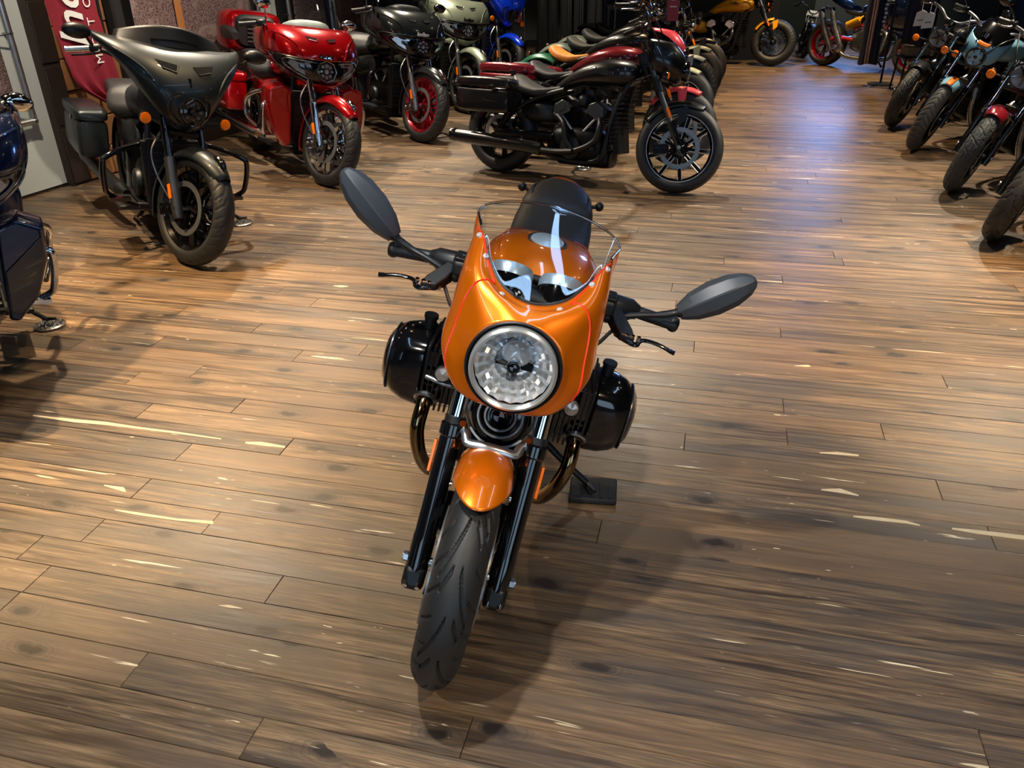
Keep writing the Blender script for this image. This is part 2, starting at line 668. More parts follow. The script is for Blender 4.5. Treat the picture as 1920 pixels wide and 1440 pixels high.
# long pale scrapes in the varnish, where the photograph shows them
SCRAPE = pmat('bare_wood_scrape', 'c4b391', .65, var=.2, scale=40)
for run in (((62, 779, 2), (140, 789, 6), (200, 794, 6), (250, 801, 4), (330, 811, 3.5), (415, 823, 2)), ((460, 830, 3), (490, 832, 7), (534, 838, 3)), ((1537, 849, 2), (1570, 850, 5), (1610, 854, 3)),
            ((1540, 918, 2), (1575, 920, 8), (1610, 929, 2)), ((1600, 968, 2), (1640, 972, 6), (1700, 979, 5), (1725, 985, 2)), ((1785, 991, 3), (1830, 997, 7), (1920, 1008, 8)), ((215, 956, 2), (250, 962, 5), (330, 974, 4), (400, 980, 6)),
            ((195, 910, 2), (232, 918, 9), (236, 921, 2)), ((1490, 686, 1), (1515, 686, 4), (1520, 687, 1)), ((625, 536, 1), (640, 537, 4), (653, 537, 1)), ((410, 1135, 1), (430, 1137, 5), (455, 1141, 1))):
    up_, dn_ = [], []
    for (x, y, h_) in run:
        up_.append(ground(x, y - h_ / 2))
        dn_.append(ground(x, y + h_ / 2))
    lo_ = [p + Vector((0, 0, -.003)) for p in dn_ + up_[::-1]]
    hi_ = [p + Vector((0, 0, .0004)) for p in dn_ + up_[::-1]]
    N_ = len(hi_)
    MB().add(hi_ + lo_, [tuple(range(N_))] + [(i, (i + 1) % N_, N_ + (i + 1) % N_, N_ + i) for i in range(N_)]).build('scrape', SCRAPE, fl)

# ------------------------------------------------------------------ walls, ceiling
WALLM = pmat('dark_wall_paint', '1b1a1c', .75, var=.2, scale=3)
GREYW = pmat('grey_wall_paint', '525a60', .7, var=.08, scale=2)
BOARD = pmat('pale_board', 'b9c0bf', .55, var=.05, scale=4)
CEILM = pmat('dark_ceiling_paint', '0e0e10', .9)


def mural_mat():
    m = pmat('mauve_mural_print', '6e5a5c', .75)
    nt = m.node_tree
    n, l = nt.nodes, nt.links
    tc = n.new('ShaderNodeTexCoord')
    v1 = n.new('ShaderNodeTexNoise')
    v1.inputs['Scale'].default_value = 85
    v1.inputs['Detail'].default_value = 6
    v2 = n.new('ShaderNodeTexNoise')
    v2.inputs['Scale'].default_value = 2.2
    v2.inputs['Distortion'].default_value = 2.5
    v2.inputs['Detail'].default_value = 3
    for q in (v1, v2):
        l.new(tc.outputs['Object'], q.inputs['Vector'])
    c1 = n.new('ShaderNodeValToRGB')
    c1.color_ramp.elements[0].position = .38
    c1.color_ramp.elements[0].color = lin('33262a')
    c1.color_ramp.elements[1].position = .62
    c1.color_ramp.elements[1].color = lin('8b7473')
    l.new(v1.outputs['Fac'], c1.inputs[0])
    c2 = n.new('ShaderNodeValToRGB')
    c2.color_ramp.elements[0].position = .52
    c2.color_ramp.elements[0].color = (0, 0, 0, 1)
    c2.color_ramp.elements[1].position = .60
    c2.color_ramp.elements[1].color = (1, 1, 1, 1)
    l.new(v2.outputs['Fac'], c2.inputs[0])
    mx = n.new('ShaderNodeMix')
    mx.data_type = 'RGBA'
    l.new(c2.outputs[0], mx.inputs[0])
    l.new(c1.outputs[0], mx.inputs[6])
    mx.inputs[7].default_value = lin('93807f')
    m2 = n.new('ShaderNodeMix')
    m2.data_type = 'RGBA'
    m2.inputs[0].default_value = .6
    l.new(c1.outputs[0], m2.inputs[6])
    l.new(mx.outputs[2], m2.inputs[7])
    l.new(m2.outputs[2], n['Principled BSDF'].inputs['Base Color'])
    return m


MURAL = mural_mat()
W0 = Vector((-3.80, 6.20, 0))
WD = Vector((.374, .9274, 0))          # along the left wall, away from the camera
WN = Vector((.9274, -.374, 0))         # out of the wall, into the room


def wp(s_, out, z):
    return W0 + WD * s_ + WN * out + Vector((0, 0, z))


def onwall(px, py, out=0.0):
    d = ray(px, py)
    c = Vector((0, 0, CAM_H))
    t = ((W0 + WN * out) - c).dot(WN) / d.dot(WN)
    p = c + d * t
    return ((p - W0).dot(WD), p.z)


def wbox(mb, s0, s1, o0, o1, z0, z1):
    q = [wp(s_, o_, z) for z in (z0, z1) for s_, o_ in ((s0, o0), (s1, o0), (s1, o1), (s0, o1))]
    return mb.add(q, [(3, 2, 1, 0), (4, 5, 6, 7), (0, 1, 5, 4), (1, 2, 6, 5), (2, 3, 7, 6), (3, 0, 4, 7)])


struct(wbox(MB(), -11, 4.62, -.16, -.04, -.02, CEIL).build('wall_left', WALLM))
struct(MB().box((-2.2, 13.2, CEIL / 2), (.12, 5.6, CEIL)).build('wall_left_rear', WALLM))
struct(wbox(MB(), -11, 4.6, -.04, -.012, 0, .11).build('baseboard_left', pmat('dark_brown_baseboard', '2a1e17', .6, var=.3, scale=12), bevel=.004))
struct(MB().box((2.6, 15.95, CEIL / 2), (13, .12, CEIL)).build('wall_back', GREYW))
struct(MB().box((2.6, 15.87, .06), (13, .03, .12)).build('baseboard_back', pmat('black_baseboard', '121214', .6)))
struct(MB().box((8.9, 6.0, CEIL / 2), (.12, 20, CEIL)).build('wall_right', WALLM))
struct(MB().box((1.2, 6.0, CEIL + .06), (18, 21.5, .1)).build('ceiling', CEILM))
struct(MB().box((-4.6, -3.4, CEIL / 2), (4.2, .2, CEIL)).box((6.0, -3.4, CEIL / 2), (5.6, .2, CEIL)).box((.35, -3.4, CEIL / 2), (1.1, .2, CEIL)).box((.35, -3.4, 3.1), (5.8, .2, .9)).box((.35, -3.4, .2), (5.8, .2, .4)).build('wall_front', WALLM))
struct(MB().box((3.15, 14.1, 1.3), (2.1, .9, 2.6)).build('wall_partition', pmat('black_partition_paint', '0c0d10', .7)))
struct(MB().box((5.02, 15.84, 1.05), (.95, .05, 2.1)).build('door_1', pmat('dark_green_grey_door', '1f2726', .5)))

# lit display screen high on the back wall, the source of the blue sheen on the floor
_sc = empty('display_screen', (6.0, 15.86, 1.25))
tag(_sc, 'large lit blue display screen mounted on the grey back wall', 'screen')
MB().box((0, 0, .85), (1.2, .05, 1.3)).build('bezel', BLKP, _sc, bevel=.01)
MB().box((0, -.028, .85), (1.1, .008, 1.2)).build('panel', pmat('screen_glow', '3f6dff', .4, emit=(.22, .42, 1.0), estr=15), _sc)

# ------------------------------------------------------------------ ceiling lamps
_lampglow = {}
for i, (x, y, w, c, cone, ax, ay, what) in enumerate(SPOTS):
    e = empty('ceiling_spotlight', (x, y, CEIL))
    tag(e, 'black ceiling spotlight aimed at ' + what, 'spotlight', 'ceiling spotlights')
    aim = (Vector((ax, ay, .3)) - Vector((x, y, CEIL - .2))).normalized()
    MB().cyl((0, 0, .01), (0, 0, -.1), .02, n=12).build('stem', BLKM, e)
    o_ = Vector((0, 0, -.17))
    MB().lathe([(.001, -.1), (.06, -.1), (.062, .07), (.056, .07), (.054, .05)], o_, aim, 24).build('housing', BLKM, e)
    if c not in _lampglow:
        _lampglow[c] = pmat('lamp_glow', c, .5, emit=c, estr=60)
    MB().lathe([(.0005, .05), (.052, .05)], o_, aim, 20).build('lens', _lampglow[c], e)
    ld = bpy.data.lights.new('spot_beam', 'SPOT')
    ld.energy, ld.color, ld.spot_size, ld.spot_blend, ld.shadow_soft_size = w, c, radians(cone), .55, .05
    lo_ = bpy.data.objects.new('spot_beam', ld)
    COL.objects.link(lo_)
    lo_.parent = e
    lo_.matrix_local = Matrix.Translation(o_ + aim * .09) @ aim.to_track_quat('-Z', 'Y').to_matrix().to_4x4()
for (x0, y0, x1, y1), what in zip(STRIPS, ('above the orange cafe racer', 'left of the orange cafe racer', 'above the right-hand aisle')):
    a, b_ = Vector((x0, y0, CEIL - .12)), Vector((x1, y1, CEIL - .12))
    e = empty('linear_ceiling_light', (a + b_) / 2 + Vector((0, 0, .12)))
    tag(e, 'long slim white linear ceiling light ' + what, 'ceiling light', 'linear ceiling lights')
    d = (b_ - a)
    R_ = Matrix.Rotation(atan2(d.y, d.x), 3, 'Z')
    MB().box((0, 0, -.09), (d.length + .04, .12, .05), R_).build('housing', BLKM, e)
    [MB().cyl(R_ @ V(k * d.length / 3, 0, 0), R_ @ V(k * d.length / 3, 0, -.07), .006).build('hanger', BLKM, e) for k in (-1, 1)]
    MB().box((0, 0, -.12), (d.length, .09, .012), R_).build('diffuser', MATS.get('strip_glow') or pmat('strip_glow', 'dce8ff', .5, emit=(.42, .66, 1.0), estr=13), e)

# ------------------------------------------------------------------ motorcycle kit
class Bike:
    """local axes: x forward, y to the rider's left, z up; origin under the front wheel"""

    def __init__(s, name, pos, phi, lean, steer, label, cat='motorcycle', group=None, rake=25.0, trail=.13):
        s.lean = radians(lean)
        R_ = Matrix.Rotation(radians(phi), 3, 'Z') @ Matrix.Rotation(-s.lean, 3, 'X')
        s.root = empty(name, Vector((pos[0], pos[1], .06 * (1 - cos(s.lean)))), R_)
        s.R = R_
        s.pos = s.root.matrix_world.translation.copy() if False else Vector((pos[0], pos[1], .06 * (1 - cos(s.lean))))
        tag(s.root, label, cat, group)
        s.rk = radians(rake)
        s.trail = trail
        s.S = s.steer_of(steer)

    def steer_of(s, deg):
        ax = Vector((-sin(s.rk), 0, cos(s.rk)))
        o = Vector((s.trail, 0, 0))
        return Matrix.Translation(o) @ Matrix.Rotation(radians(deg), 4, ax) @ Matrix.Translation(-o)

    def add(s, name, mb, mat, st=False, parent=None, **k):
        if st:
            mb.xf(s.S)
        return mb.build(name, mat, parent or s.root, **k)

    def local(s, w):
        return s.R.inverted() @ (Vector(w) - s.pos)

    def gz(s, y):
        return y * tan(s.lean)

    def fork(s, z, R, y):
        """point on the fork leg axis at height z"""
        return V(-(z - R) * tan(s.rk), y, z)


def lerp(a, b, t):
    return a + (b - a) * t


def tread_curved(N, R):
    pit = 2 * pi * R / N

    def near(ph, pc, n):
        q = (ph - pc) % 1.0
        return min(q, 1 - q) * 2 * pi * R / n

    def fn(th, a):
        d = abs(a) * 57.3
        t = th / (2 * pi)
        best = 0.0
        n1 = max(6, N // 2)
        if 3 < d < 46:
            pc = ((d - 3) / 43) ** .75 * .62
            best = max(best, 1.6 - near(t * n1 + (.5 if a < 0 else 0), pc, n1) / .0105)
        if 36 < d < 82:
            pc = ((d - 36) / 46) ** .9 * .55
            best = max(best, 1.6 - near(t * int(N * 1.5) + (.3 if a < 0 else 0), pc, int(N * 1.5)) / .0046)
        if 14 < d < 34:
            pc = .55 + ((d - 14) / 20) * .22
            best = max(best, 1.6 - near(t * n1 + (.5 if a < 0 else 0), pc, n1) / .0085)
        return max(0.0, min(1.0, best))
    return fn


def tread_block(N, R):
    def fn(th, a):
        d = a * 57.3
        u = (th * N / (2 * pi)) % 1.0
        tri = abs(u - .5) * 2
        best = 0.0
        for c in (-46, -16, 16, 46):
            best = max(best, 1 - abs(d - c - (tri - .5) * 13 * (1 if c in (-46, 16) else -1)) / 3.0)
        if abs(d) < 74:
            z = (u + (d / 60.0) * .5 * (1 if int(abs(d) // 31) % 2 else -1)) % 1.0
            best = max(best, 1 - min(z, 1 - z) / .055)
        return max(0.0, min(1.0, best * 2.5))
    return fn


def tread_rib(N, R):
    def fn(th, a):
        d = abs(a) * 57.3
        ph = (th * N / (2 * pi) - d / 55.0) % 1.0
        if d < 5 or d > 72:
            return 0.0
        return max(0.0, min(1.0, (1 - min(ph, 1 - ph) / .12) * 2))
    return fn


def wheel(b, pre, cx, R, w, st=False, h=.085, nsp=10, style='bar', rim=BLK, spoke=None, tyre=TYRE, tread=None, res=(72, 17), disc=(-1, 1), dr=.15, depth=.0035, hubm=None, rimw=.42, spw=.02):
    c = V(cx, 0, R)
    nu, nv = res
    vs, fs = [], []
    A = radians(122)
    for i in range(nu):
        th = 2 * pi * i / nu
        for j in range(nv):
            a = -A + 2 * A * j / (nv - 1)
            r = R - h + h * cos(a)
            y = (w / 2) * sin(a) if abs(a) < pi / 2 else math.copysign(w / 2 * (1 - .30 * ((abs(a) - pi / 2) / .56) ** 1.5), a)
            if tread and abs(a) < 1.4:
                r -= depth * tread(th, a) * cos(a * .55)
                y -= depth * tread(th, a) * .6 * sin(a)
            vs.append(c + V(sin(th) * r, y, cos(th) * r))
    for i in range(nu):
        i2 = (i + 1) % nu
        for j in range(nv - 1):
            fs.append((i * nv + j, i2 * nv + j, i2 * nv + j + 1, i * nv + j + 1))
    b.add(pre + '_tyre', MB().add(vs, fs), tyre, st, angle=50)
    rr = R - h * 1.47
    wr = w * rimw
    ro = b.add(pre + '_rim', MB().lathe([(rr + .012, -wr), (rr + .012, wr), (rr - .004, wr), (rr - .02, wr * .62), (rr - .022, -wr * .62), (rr - .004, -wr)], c, (0, 1, 0), 64, closed=True), rim, st)
    b.add(pre + '_hub', MB().lathe([(.001, -.062), (.026, -.062), (.03, -.05), (.034, -.03), (.05, -.022), (.05, .022), (.034, .03), (.03, .05), (.026, .062), (.001, .062)], c, (0, 1, 0), 24), hubm or rim, st)
    S = b.S if st else Matrix.Identity(4)
    mb = MB()
    L0, L1 = .04, rr - .012
    if style == 'bar':
        mb.loft([[V(-spw * .8, -.024, L0), V(spw * .8, -.024, L0), V(spw * .8, .024, L0), V(-spw * .8, .024, L0)],
                 [V(-spw * .5, -.02, (L0 + L1) / 2), V(spw * .5, -.02, (L0 + L1) / 2), V(spw * .5, .02, (L0 + L1) / 2), V(-spw * .5, .02, (L0 + L1) / 2)],
                 [V(-spw * .7, -.03, L1), V(spw * .7, -.03, L1), V(spw * .7, .03, L1), V(-spw * .7, .03, L1)]])
    elif style == 'y':
        for sg in (-1, 1):
            mb.loft([[V(-.009 + sg * .004, -.022, L0), V(.009 + sg * .004, -.022, L0), V(.009 + sg * .004, .022, L0), V(-.009 + sg * .004, .022, L0)],
                     [V(-.007 + sg * .01, -.018, lerp(L0, L1, .45)), V(.007 + sg * .01, -.018, lerp(L0, L1, .45)), V(.007 + sg * .01, .018, lerp(L0, L1, .45)), V(-.007 + sg * .01, .018, lerp(L0, L1, .45))],
                     [V(-.007 + sg * .036, -.026, L1), V(.007 + sg * .036, -.026, L1), V(.007 + sg * .036, .026, L1), V(-.007 + sg * .036, .026, L1)]])
    else:
        for sg in (-1, 1):
            mb.cyl(V(sg * .03, sg * .04, L0 * .9), V(-sg * .03, sg * .01, L1), .0028, n=5)
    first = None
    for i in range(nsp):
        m = S @ Matrix.Translation(c) @ Matrix.Rotation(2 * pi * (i + .25) / nsp, 4, 'Y')
        if first is None:
            first = mb.build('spoke', spoke or rim, ro)
            so = first
        else:
            so = bpy.data.objects.new('spoke', first.data)
            COL.objects.link(so)
            so.parent = ro
        so.matrix_local = m
    for sd in disc:
        y = sd * .066
        d = b.add(pre + '_brake_disc', MB().lathe([(dr - .032, y - .0025), (dr, y - .0025), (dr, y + .0025), (dr - .032, y + .0025)], c, (0, 1, 0), 48, closed=True), DISCM, st)
        mbb = MB()
        for k in range(5):
            a = 2 * pi * k / 5
            mbb.tube([c + V(sin(a) * .03, y * .8, cos(a) * .03), c + V(sin(a + .3) * (dr - .04), y, cos(a + .3) * (dr - .04))], [.012, .008], 6)
        b.add('disc_carrier', mbb, DARKM, st, parent=d)
    return c


def caliper(b, cx, R, sd, mat=DARKM, st=True, ang=-60):
    a = radians(ang)
    c = V(cx + sin(a) * .135, sd * .085, R + cos(a) * .135)
    rot = Matrix.Rotation(a, 3, 'Y')
    mb = MB().box(c, (.07, .05, .11), rot)
    for k in (-1, 1):
        mb.cyl(c + rot @ V(0, sd * .02, k * .03), c + rot @ V(0, sd * .034, k * .03), .014, n=12)
    return b.add('brake_caliper', mb, mat, st, bevel=.006)


def fender(b, name, cx, R, w, a0, a1, mat, st=False, gap=.022, drop=.05, thick=.004, n=28, zc=None, taper=1.0, parent=None):
    """shell over a wheel from angle a0 to a1 in degrees (0 = top, positive = forward)"""
    zc = R if zc is None else zc

    def fn(u, v):
        a = radians(a0 + (a1 - a0) * u)
        k = (v - .5) * 2
        edge = 1 - (1 - taper) * max(0, (u - .65) / .35) ** 2
        y = w / 2 * sin(k * 1.45) * edge
        r = R + gap - drop * (1 - cos(k * 1.45))
        return V(cx + sin(a) * r, y, zc + cos(a) * r)
    return b.add(name, MB().grid(fn, n, 14), mat, st, parent=parent, solid=thick, off=0)


def forks(b, R, y=.105, z_split=.58, z_top=.86, r_low=.03, r_up=.022, low=BLK, up=CHROME, z0=None, cover=None):
    z0 = R - .055 if z0 is None else z0
    for sd in (1, -1):
        b.add('fork_slider', MB().tube([b.fork(z0, R, sd * y), b.fork(z0 + .03, R, sd * y), b.fork(z_split - .02, R, sd * y), b.fork(z_split, R, sd * y)], [r_low * .8, r_low, r_low, r_low * 1.06], 18), low, True)
        b.add('fork_tube', MB().cyl(b.fork(z_split - .01, R, sd * y), b.fork(z_top, R, sd * y), r_up, n=18), up, True)
        if cover:
            b.add('fork_cover', MB().cyl(b.fork(cover[0], R, sd * y), b.fork(cover[1], R, sd * y), r_up + .012, n=18), cover[2], True)
    b.add('axle', MB().cyl(V(0, -y - .03, R), V(0, y + .03, R), .014, n=14), STEEL, True)
    for z in (z_top - .16, z_top - .02):
        c = b.fork(z, R, 0)
        mb = MB()
        mb.tube([b.fork(z, R, -y - .02), b.fork(z, R, 0) + V(-.03, 0, 0), b.fork(z, R, y + .02)], .022, 10)
        b.add('triple_clamp', mb, BLKM, True)


def handlebar(b, pts, r=.0125, mat=BLKM, grip=.12, lever=True, st=True, gripm=None):
    """pts = half of the bar, centre outwards (positive y)"""
    half = spline(pts, 6)
    full = [V(p.x, -p.y, p.z) for p in reversed(half)] + half[1:]
    b.add('handlebar', MB().tube(full, r, 10), mat, st)
    for sd in (1, -1):
        e, i = half[-1], half[-3]
        d = (half[-1] - half[-4]).normalized()
        m = lambda p: V(p.x, sd * p.y, p.z)
        g0 = e - d * grip
        b.add('grip', MB().tube([m(g0), m(g0 + d * .01), m(e - d * .012), m(e)], [.017, .0175, .0175, .02], 14), gripm or BLKP, st)
        sw = g0 - d * .03
        b.add('switch_block', MB().tube([m(sw - d * .03), m(sw - d * .02), m(sw + d * .02), m(sw + d * .03)], [.02, .026, .026, .02], 12), BLKM, st)
        if lever:
            l0 = sw + V(.045, 0, -.012)
            l1 = l0 + d * .05 + V(.025, 0, -.005)
            l2 = e + V(.05, -.01, -.02)
            b.add('lever', MB().tube([m(p) for p in spline([sw + V(.015, 0, 0), l0, l1, lerp(l1, l2, .5) + V(.005, 0, 0), l2], 4)], .0065, 8), mat, st)


def mirror(b, base, c, size, nrm, mat=BLKM, st=True, up=(0, 0, 1), sm=None):
    """stalk from base to the head centred at c; nrm points forward (back of the mirror)"""
    n_ = Vector(nrm).normalized()
    r = Vector(up).cross(n_).normalized()
    u = n_.cross(r)
    root = b.add('mirror_stalk', MB().tube(spline([base, lerp(Vector(base), Vector(c), .5) + V(.01, 0, .012), c], 5), [.008, .006], 8), sm or mat, st)
    secs = []
    for t, k in ((-.012, .9), (-.012, 1.0), (0, 1.0), (.018, .85), (.03, .55), (.034, .2)):
        secs.append([Vector(c) + n_ * t + (r * cos(a) * size[0] + u * sin(a) * size[1]) * k for a in [2 * pi * q / 20 for q in range(20)]])
    b.add('mirror', MB().loft(secs), mat, st)
    return root


def signal(b, c, d=(1, 0, 0), r=.028, st=True, lens=AMBER, stalk=None, body=BLK):
    d = Vector(d).normalized()
    s_ = b.add('turn_signal', MB().lathe([(.001, -.04), (r * .6, -.034), (r, -.008), (r, .004), (r * .9, .004)], c, d, 20), body, st)
    b.add('signal_lens', MB().lathe([(r * .95, .003), (r * .8, .013), (.001, .018)], c, d, 20), lens, st, parent=s_)
    if stalk:
        b.add('signal_stalk', MB().cyl(stalk, Vector(c) - d * .02, .007, n=8), BLKM, st, parent=s_)


def vtwin(b, xc, zc, covers=BLKM, fins=DARKM, case=DARKM, lit=None, w=.1):
    b.add('crankcase', MB().sloft([(xc - .26, zc - .1, .1, .1, .08, 3), (xc - .18, zc - .08, .13, .14, .12, 3), (xc, zc - .08, .14, .15, .15, 3), (xc + .16, zc - .08, .12, .13, .12, 3), (xc + .22, zc - .09, .08, .08, .08, 3)], 20, 3), case)
    for sd in (-1, 1):
        b.add('engine_cover', MB().lathe([(.001, .045), (.05, .045), (.06, .038), (.085, .034), (.092, .02), (.092, 0)], V(xc - .03, sd * .13, zc - .1), (0, sd, 0), 28), covers)
    for lean_ in (-1, 1):
        d = V(lean_ * sin(radians(30)), 0, cos(radians(30)))
        base = V(xc + lean_ * .05, 0, zc + .02)
        mb = MB()
        rot = Matrix.Rotation(lean_ * radians(30), 3, 'Y')
        for k in range(7):
            mb.box(base + d * (.03 + .02 * k), (.15, .17, .010), rot)
        mb.box(base + d * .09, (.125, .145, .16), rot)
        cy = b.add('cylinder', mb, fins)
        b.add('cylinder_head', MB().box(base + d * .20, (.155, .19, .08), rot, (.8, .8)), covers, bevel=.014)
        for sd in (-1, 1):
            c = base + d * .19 + V(0, sd * w, 0)
            poly = [(-.062, -.05), (.062, -.05), (.072, .01), (.04, .055), (-.04, .055), (-.072, .01)]
            hc = b.add('head_cover', MB().prism(poly, c, rot @ V(1, 0, 0), rot @ V(0, 0, 1), V(0, sd * .022, 0)), lit or covers, bevel=.006)
            b.add('head_badge', MB().prism([(-.03, -.012), (.03, -.012), (.036, .004), (-.036, .004)], c + V(0, sd * .022, 0), rot @ V(1, 0, 0), rot @ V(0, 0, 1), V(0, sd * .005, 0)), lit or GREYM, parent=hc)
            b.add('push_rod_tube', MB().cyl(base + V(lean_ * -.01, sd * (w - .01), .0), c + V(0, -sd * .004, -.05), .009, n=8), EDGE)


def saddlebag(b, x0, x1, y, z0, z1, w, mat, lid=None, sd=1, latch=CHROME):
    """hard bag tapering to the rear, with a lid"""
    zl = z1 - .085
    yo = sd * (y + w / 2)
    L = x1 - x0
    hz = (zl - z0) / 2
    body = b.add('saddlebag', MB().sloft([(x0, (z0 + zl) / 2 + .015, w * .36, hz * .85, hz * .7, 5), (x0 + L * .06, (z0 + zl) / 2, w * .46, hz, hz * .9, 6), (x0 + L * .5, (z0 + zl) / 2, w * .5, hz, hz, 6), (x0 + L * .93, (z0 + zl) / 2, w * .48, hz, hz * .96, 6), (x1, (z0 + zl) / 2, w * .38, hz, hz * .8, 5)], 28, 3, yo), mat)
    b.add('bag_lid', MB().sloft([(x0 - .004, zl + .028, w * .34, .02, .024, 4), (x0 + L * .07, zl + .032, w * .49, .042, .03, 5), (x0 + L * .5, zl + .034, w * .53, .05, .031, 5), (x0 + L * .93, zl + .032, w * .5, .046, .03, 5), (x1 + .004, zl + .028, w * .36, .022, .024, 4)], 28, 3, yo), lid or mat, parent=body)
    b.add('bag_latch', MB().box((x0 + L * .72, sd * (y + w * 1.02), zl + .005), (.05, .012, .035)), latch, parent=body, bevel=.004)
    return body


def muffler(b, pts, r, mat=BLKM, tip=None):
    p = spline(pts, 5)
    o = b.add('muffler', MB().tube(p, [r * .55] * 2 + [r] * (len(p) - 3) + [r * .96], 20), mat)
    d = (p[-1] - p[-2]).normalized()
    b.add('muffler_tip', MB().lathe([(r * .95, -.02), (r * 1.04, -.01), (r * 1.04, .03), (r * .8, .034), (r * .75, -.01), (.001, -.012)], p[-1], d, 24), tip or BLK, parent=o)
    return o


def kickstand(b, x, y, px=None, foot_z=.030, top=None, mat=BLKM, pad=True, padmat=None, label=None, r=.011):
    """leg from the frame to the ground at local (x, y); the round pad under it is a thing of its own"""
    zf = b.gz(y) + foot_z
    leg = b.add('kickstand', MB().tube(spline([top or V(x - .12, .14, .24), V(x - .03, y * .75, zf + .07), V(x, y, zf + .004)], 6), [r * 1.2, r], 10).tube([V(x - .02, y - .02, zf + .006), V(x + .03, y + .03, zf + .02)], [.012, .008], 8), mat)
    w = b.R @ V(x, y, zf) + b.pos
    return V(w.x, w.y, 0)


PADM = pmat('polished_tread_plate', 'c8c9c7', .22, 1.0, var=.1)


def stand_pad(p, label, r=.075):
    e = empty('kickstand_pad', (p.x, p.y, 0))
    tag(e, label, 'kickstand pad')
    MB().lathe([(.001, .002), (r * .98, .002), (r, .004), (r, .0105), (r * .97, .012), (.001, .012)], (0, 0, 0), (0, 0, 1), 36).build('plate', PADM, e)
    mb = MB()
    for i in range(-3, 4):
        for j in range(-3, 4):
            x, y = i * r * .27 + (j % 2) * r * .13, j * r * .25
            if x * x + y * y < (r * .86) ** 2:
                a = pi / 4 if (i + j) % 2 else -pi / 4
                mb.tube([V(x - cos(a) * r * .1, y - sin(a) * r * .1, .0125), V(x, y, .0155), V(x + cos(a) * r * .1, y + sin(a) * r * .1, .0125)], [.001, .004, .001], 6)
    mb.build('raised_pattern', PADM, e)
    return e


class US:
    """U shaped shell: stations (z, x front, x rear, half width, rise of the side ends)"""

    def __init__(s, st, q=.85, p=1.0):
        s.st, s.q, s.p = st, q, p
        pts = [Vector(a[1:4]) for a in st]
        s.tab = []
        n = 6
        for i in range(len(st) - 1):
            p0, p1, p2, p3 = st[max(0, i - 1)], st[i], st[i + 1], st[min(len(st) - 1, i + 2)]
            for k in range(n):
                t = k / n
                s.tab.append(tuple(.5 * (2 * b_ + (c - a) * t + (2 * a - 5 * b_ + 4 * c - d) * t * t + (3 * b_ - a - 3 * c + d) * t ** 3) for a, b_, c, d in zip(p0, p1, p2, p3)))
        s.tab.append(tuple(st[-1]))

    def P(s, u, z, off=0.0):
        def raw(u, z):
            xf, xr, w, dz = interp(s.tab, z)
            an = u * pi / 2
            c = max(0.0, cos(an))
            sn = sin(an)
            return V(xr + (xf - xr) * c ** s.q, w * math.copysign(abs(sn) ** s.p, sn), z + dz * abs(u) ** 1.6)
        p = raw(u, z)
        if off:
            e = .01
            du = raw(min(.98, u + e), z) - raw(max(-.98, u - e), z)
            dz_ = raw(u, z + e) - raw(u, z - e)
            n_ = du.cross(dz_)
            n_ = n_.normalized() if n_.length > 1e-9 else V(1, 0, 0)
            if n_.x < 0 and abs(u) < .5:
                n_ = -n_
            elif abs(u) >= .5 and n_.y * u < 0:
                n_ = -n_
            p = p + n_ * off
        return p

    def shell(s, z0, z1, nu=48, nz=14, u0=-1.0, u1=1.0):
        return MB().grid(lambda a, c: s.P(u0 + (u1 - u0) * a, z0 + (z1 - z0) * c), nu, nz)

    def uy(s, y, z):
        w = interp(s.tab, z)[2]
        return 2 / pi * math.asin(max(-1, min(1, y / w)))

    def patch(s, poly, off=.003, depth=.006):
        """polygon given as (y, z) laid on the shell, raised by off"""
        a = [s.P(s.uy(y, z), z, off) for y, z in poly]
        c = [s.P(s.uy(y, z), z, off - depth) for y, z in poly]
        N = len(a)
        return MB().add(a + c, [tuple(range(N)), tuple(N + i for i in reversed(range(N)))] + [(i, (i + 1) % N, N + (i + 1) % N, N + i) for i in range(N)])

    def line(s, pts, off=.003):
        return [s.P(s.uy(y, z), z, off) for y, z in pts]

    def text(s, txt, size, y0, z0, off=.003, shear=.25):
        mb = text_mesh(txt, size, .001, shear, .002)
        mb.v = [s.P(s.uy(y0 + p.x, z0), z0 + p.y, off + p.z) for p in mb.v]
        return mb


def lamp_octagon(b, c, d, r, st=False, ring=CHROME, cells=True, n=8, cellm=None):
    """LED headlamp: octagonal bezel, dark bowl, clustered cells, clear lens"""
    d = Vector(d).normalized()
    h = b.add('headlamp', MB().lathe([(r * 1.02, -.02), (r * 1.06, .008), (r * .96, .012), (r * .9, .004), (.001, -.012)], c, d, n), LEDB, st)
    b.add('headlamp_ring', MB().lathe([(r * 1.0, .010), (r * 1.07, .012), (r * 1.05, .002), (r * .98, .004)], c, d, n, closed=True), ring, st, parent=h)
    if cells:
        mb = MB()
        u = d.orthogonal().normalized()
        w = d.cross(u)
        mb.lathe([(.001, .004), (r * .2, .008), (r * .26, .0)], c, d, 12)
        for k in range(8):
            a = 2 * pi * k / 8
            mb.lathe([(.001, .002), (r * .13, .006), (r * .19, -.004)], Vector(c) + (u * cos(a) + w * sin(a)) * r * .58, d, 10)
        b.add('led_cell', mb, cellm or LEDC, st, parent=h)
    b.add('headlamp_glass', MB().lathe([(r * .98, .010), (r * .7, .022), (.001, .028)], c, d, max(n, 24)), LENS, st, parent=h)
    return h


